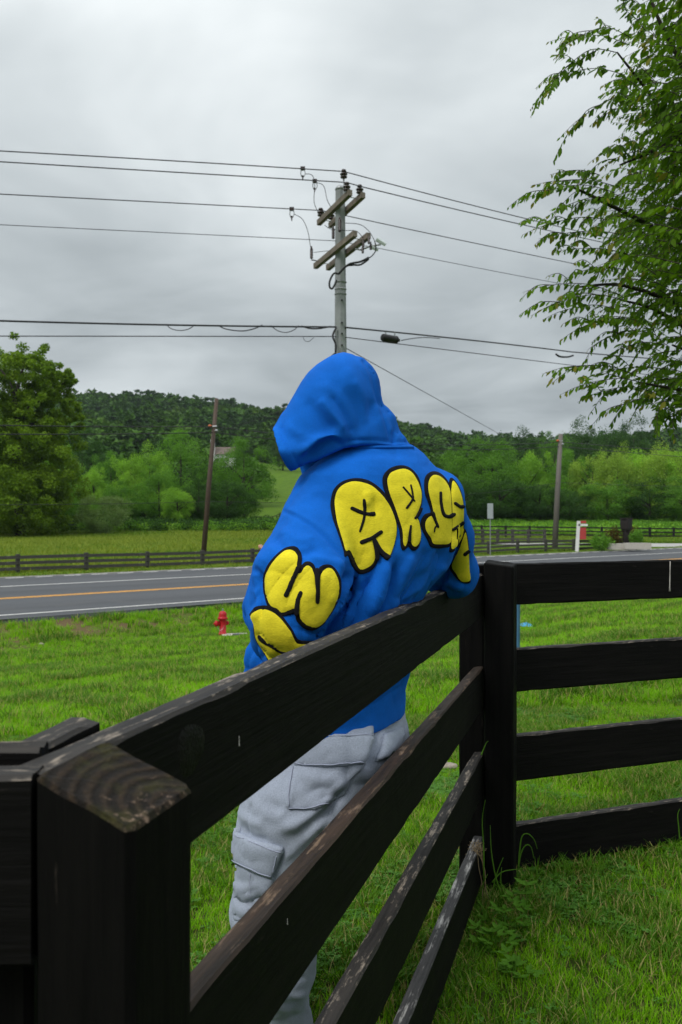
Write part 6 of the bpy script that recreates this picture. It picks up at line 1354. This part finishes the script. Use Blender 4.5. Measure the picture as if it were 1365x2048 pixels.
body = smin(body, GB.cone(hc+fd*.085-upv*.062+sdv*.018, hc+fd*.085-upv*.062-sdv*.018, .008, .008), .006)   # lips
nk = P(745, 915, 2.08); body = smin(body, GB.cone(hc-fd*.02-upv*.05+Vector((0, .02, 0)), nk, .050, .055), .02)
ls_, rs_ = P(640, 1010, 1.94), P(855, 1000, 2.13)
body = smin(body, GB.cone(ls_, rs_, .062, .062), .04); body = smin(body, GB.chain([(P(745, 980, 2.05), .11), (P(720, 1150, 2.03), .12), (P(700, 1330, 2.03), .11), (P(695, 1440, 2.04), .115)], .05), .05)
le, lw_ = P(582, 1240, 1.81), P(588, 1165, 2.02); re_, rw_ = P(885, 1140, 2.33), P(775, 1108, 2.50)
body = smin(body, GB.chain([(ls_, .055), (le, .042), (lw_, .027)], .015), .02); body = smin(body, GB.chain([(rs_, .055), (re_, .040), (rw_, .027)], .015), .02)
body = smin(body, GB.chain([(P(665, 1470, 1.97), .09), (P(552, 1760, 1.92), .055), (P(548, 1950, 2.0), .055), (P(552, 2120, 2.11), .038)], .03), .04)
body = smin(body, GB.chain([(P(728, 1470, 2.10), .09), (P(605, 1770, 2.25), .055), (P(562, 1920, 2.27), .050), (P(548, 2070, 2.28), .038)], .03), .04)
def hand(w_, pal, side, curl=0.3):
    """palm and five bent fingers; pal: palm direction, side: across towards the thumb"""
    global body
    pal = pal.normalized(); side = (side - pal*side.dot(pal)).normalized(); nn_ = pal.cross(side); k = w_ + pal*.075
    body = smin(body, smin(GB.cone(w_+pal*.02+side*.018, k+side*.026, .018, .014), GB.cone(w_+pal*.02-side*.018, k-side*.026, .018, .013), .012), .012)
    for i, (o_, L_) in enumerate(((.030, .070), (.010, .078), (-.010, .072), (-.029, .056))):
        a = k+side*o_; b_ = a+pal*L_*.45-nn_*L_*.1*curl*3; c_ = b_+pal*L_*.3-nn_*L_*.35*curl*2; e_ = c_+pal*L_*.12-nn_*L_*.28*curl*2
        body = smin(body, GB.chain([(a, .0098), (b_, .0088), (c_, .0082), (e_, .0072)], .003), .004)
    a = w_+pal*.025+side*.026; b_ = a+pal*.028+side*.026-nn_*.012; c_ = b_+pal*.030+side*.004-nn_*.016; body = smin(body, GB.chain([(a, .013), (b_, .0105), (c_, .0085)], .004), .006)
hand(lw_, Vector((-.10, .95, .0)), Vector((-.2, -.1, 1)), .35)
hand(rw_, Vector((-.8, .2, .1)), Vector((0, .1, 1)), .45)
# the fingertip that shows past the left sleeve
tip = P(521.5, 1094, 2.05); b1 = P(534, 1103, 2.05); body = smin(body, GB.chain([(lw_+Vector((0, .03, .02)), .014), (b1, .0098), (tip, .0082)], .004), .004)
VB, FB = GB.mesh(body, 1); bo = mesh_obj('body', VB, FB, m_skin, per)
m_hair = simple_mat('dark_hair', (0.03, 0.02, 0.014), 0.6, var=.3, nscale=40)
GHR = Grid(tuple(hc-Vector((.14, .14, .12))), tuple(hc+Vector((.14, .14, .15))), .006)
hr = GHR.ell(hc-fd*.012+upv*.012, (.088, .076, .092), Matrix((fd, sdv, upv)).transposed()); q_ = (GHR.X-hc.x)*fd.x+(GHR.Y-hc.y)*fd.y+(GHR.Z-hc.z)*fd.z; u_ = (GHR.X-hc.x)*upv.x+(GHR.Y-hc.y)*upv.y+(GHR.Z-hc.z)*upv.z
hr = smax(hr, smin(q_-.045+0*u_, -(u_-.045), .01) if False else np.minimum(q_-.03, -(u_-.07)), .01); VR, FR = GHR.mesh(hr, 1); mesh_obj('hair', VR, FR, m_hair, per)
# shoes
for px, z, tx_, ty_ in ((552, 2.12, -.08, .17), (548, 2.28, -.03, .19)):
    a = P(px, 2100, z); GS = Grid((a.x-.30, a.y-.12, gp-.01), (a.x+.12, a.y+.26, gp+.16), .007); h0 = Vector((a.x+.03, a.y-.01, gp+.045)); t0 = Vector((a.x+tx_, a.y+ty_, gp+.03))
    ds = smin(GS.chain([(h0, .045), (h0.lerp(t0, .55), .048), (t0, .036)], .03), GS.cone(h0+Vector((0, 0, .03)), h0+Vector((-.01, 0, .09)), .042, .045), .03); ds = np.maximum(ds, gp-GS.Z+.002)
    VS, FS = GS.mesh(ds, 1); sh = mesh_obj('shoe', VS, FS, m_shoe, per)
# ------------------------------------------------------------------ air: faint haze over the far hills
mh = bpy.data.materials.new('haze_air'); mh.use_nodes = True; t = mh.node_tree; t.nodes.clear()
o_ = N(t, 'ShaderNodeOutputMaterial'); pv = N(t, 'ShaderNodeVolumePrincipled'); pv.inputs['Color'].default_value = (0.80, 0.88, 1.0, 1); pv.inputs['Density'].default_value = 0.00009; pv.inputs['Anisotropy'].default_value = 0.2
t.links.new(pv.outputs[0], o_.inputs['Volume'])
hb_ = MB().box((0, 1090, 36), (3100, 2260, 180)).build('haze', mh); tag(hb_, kind='stuff')
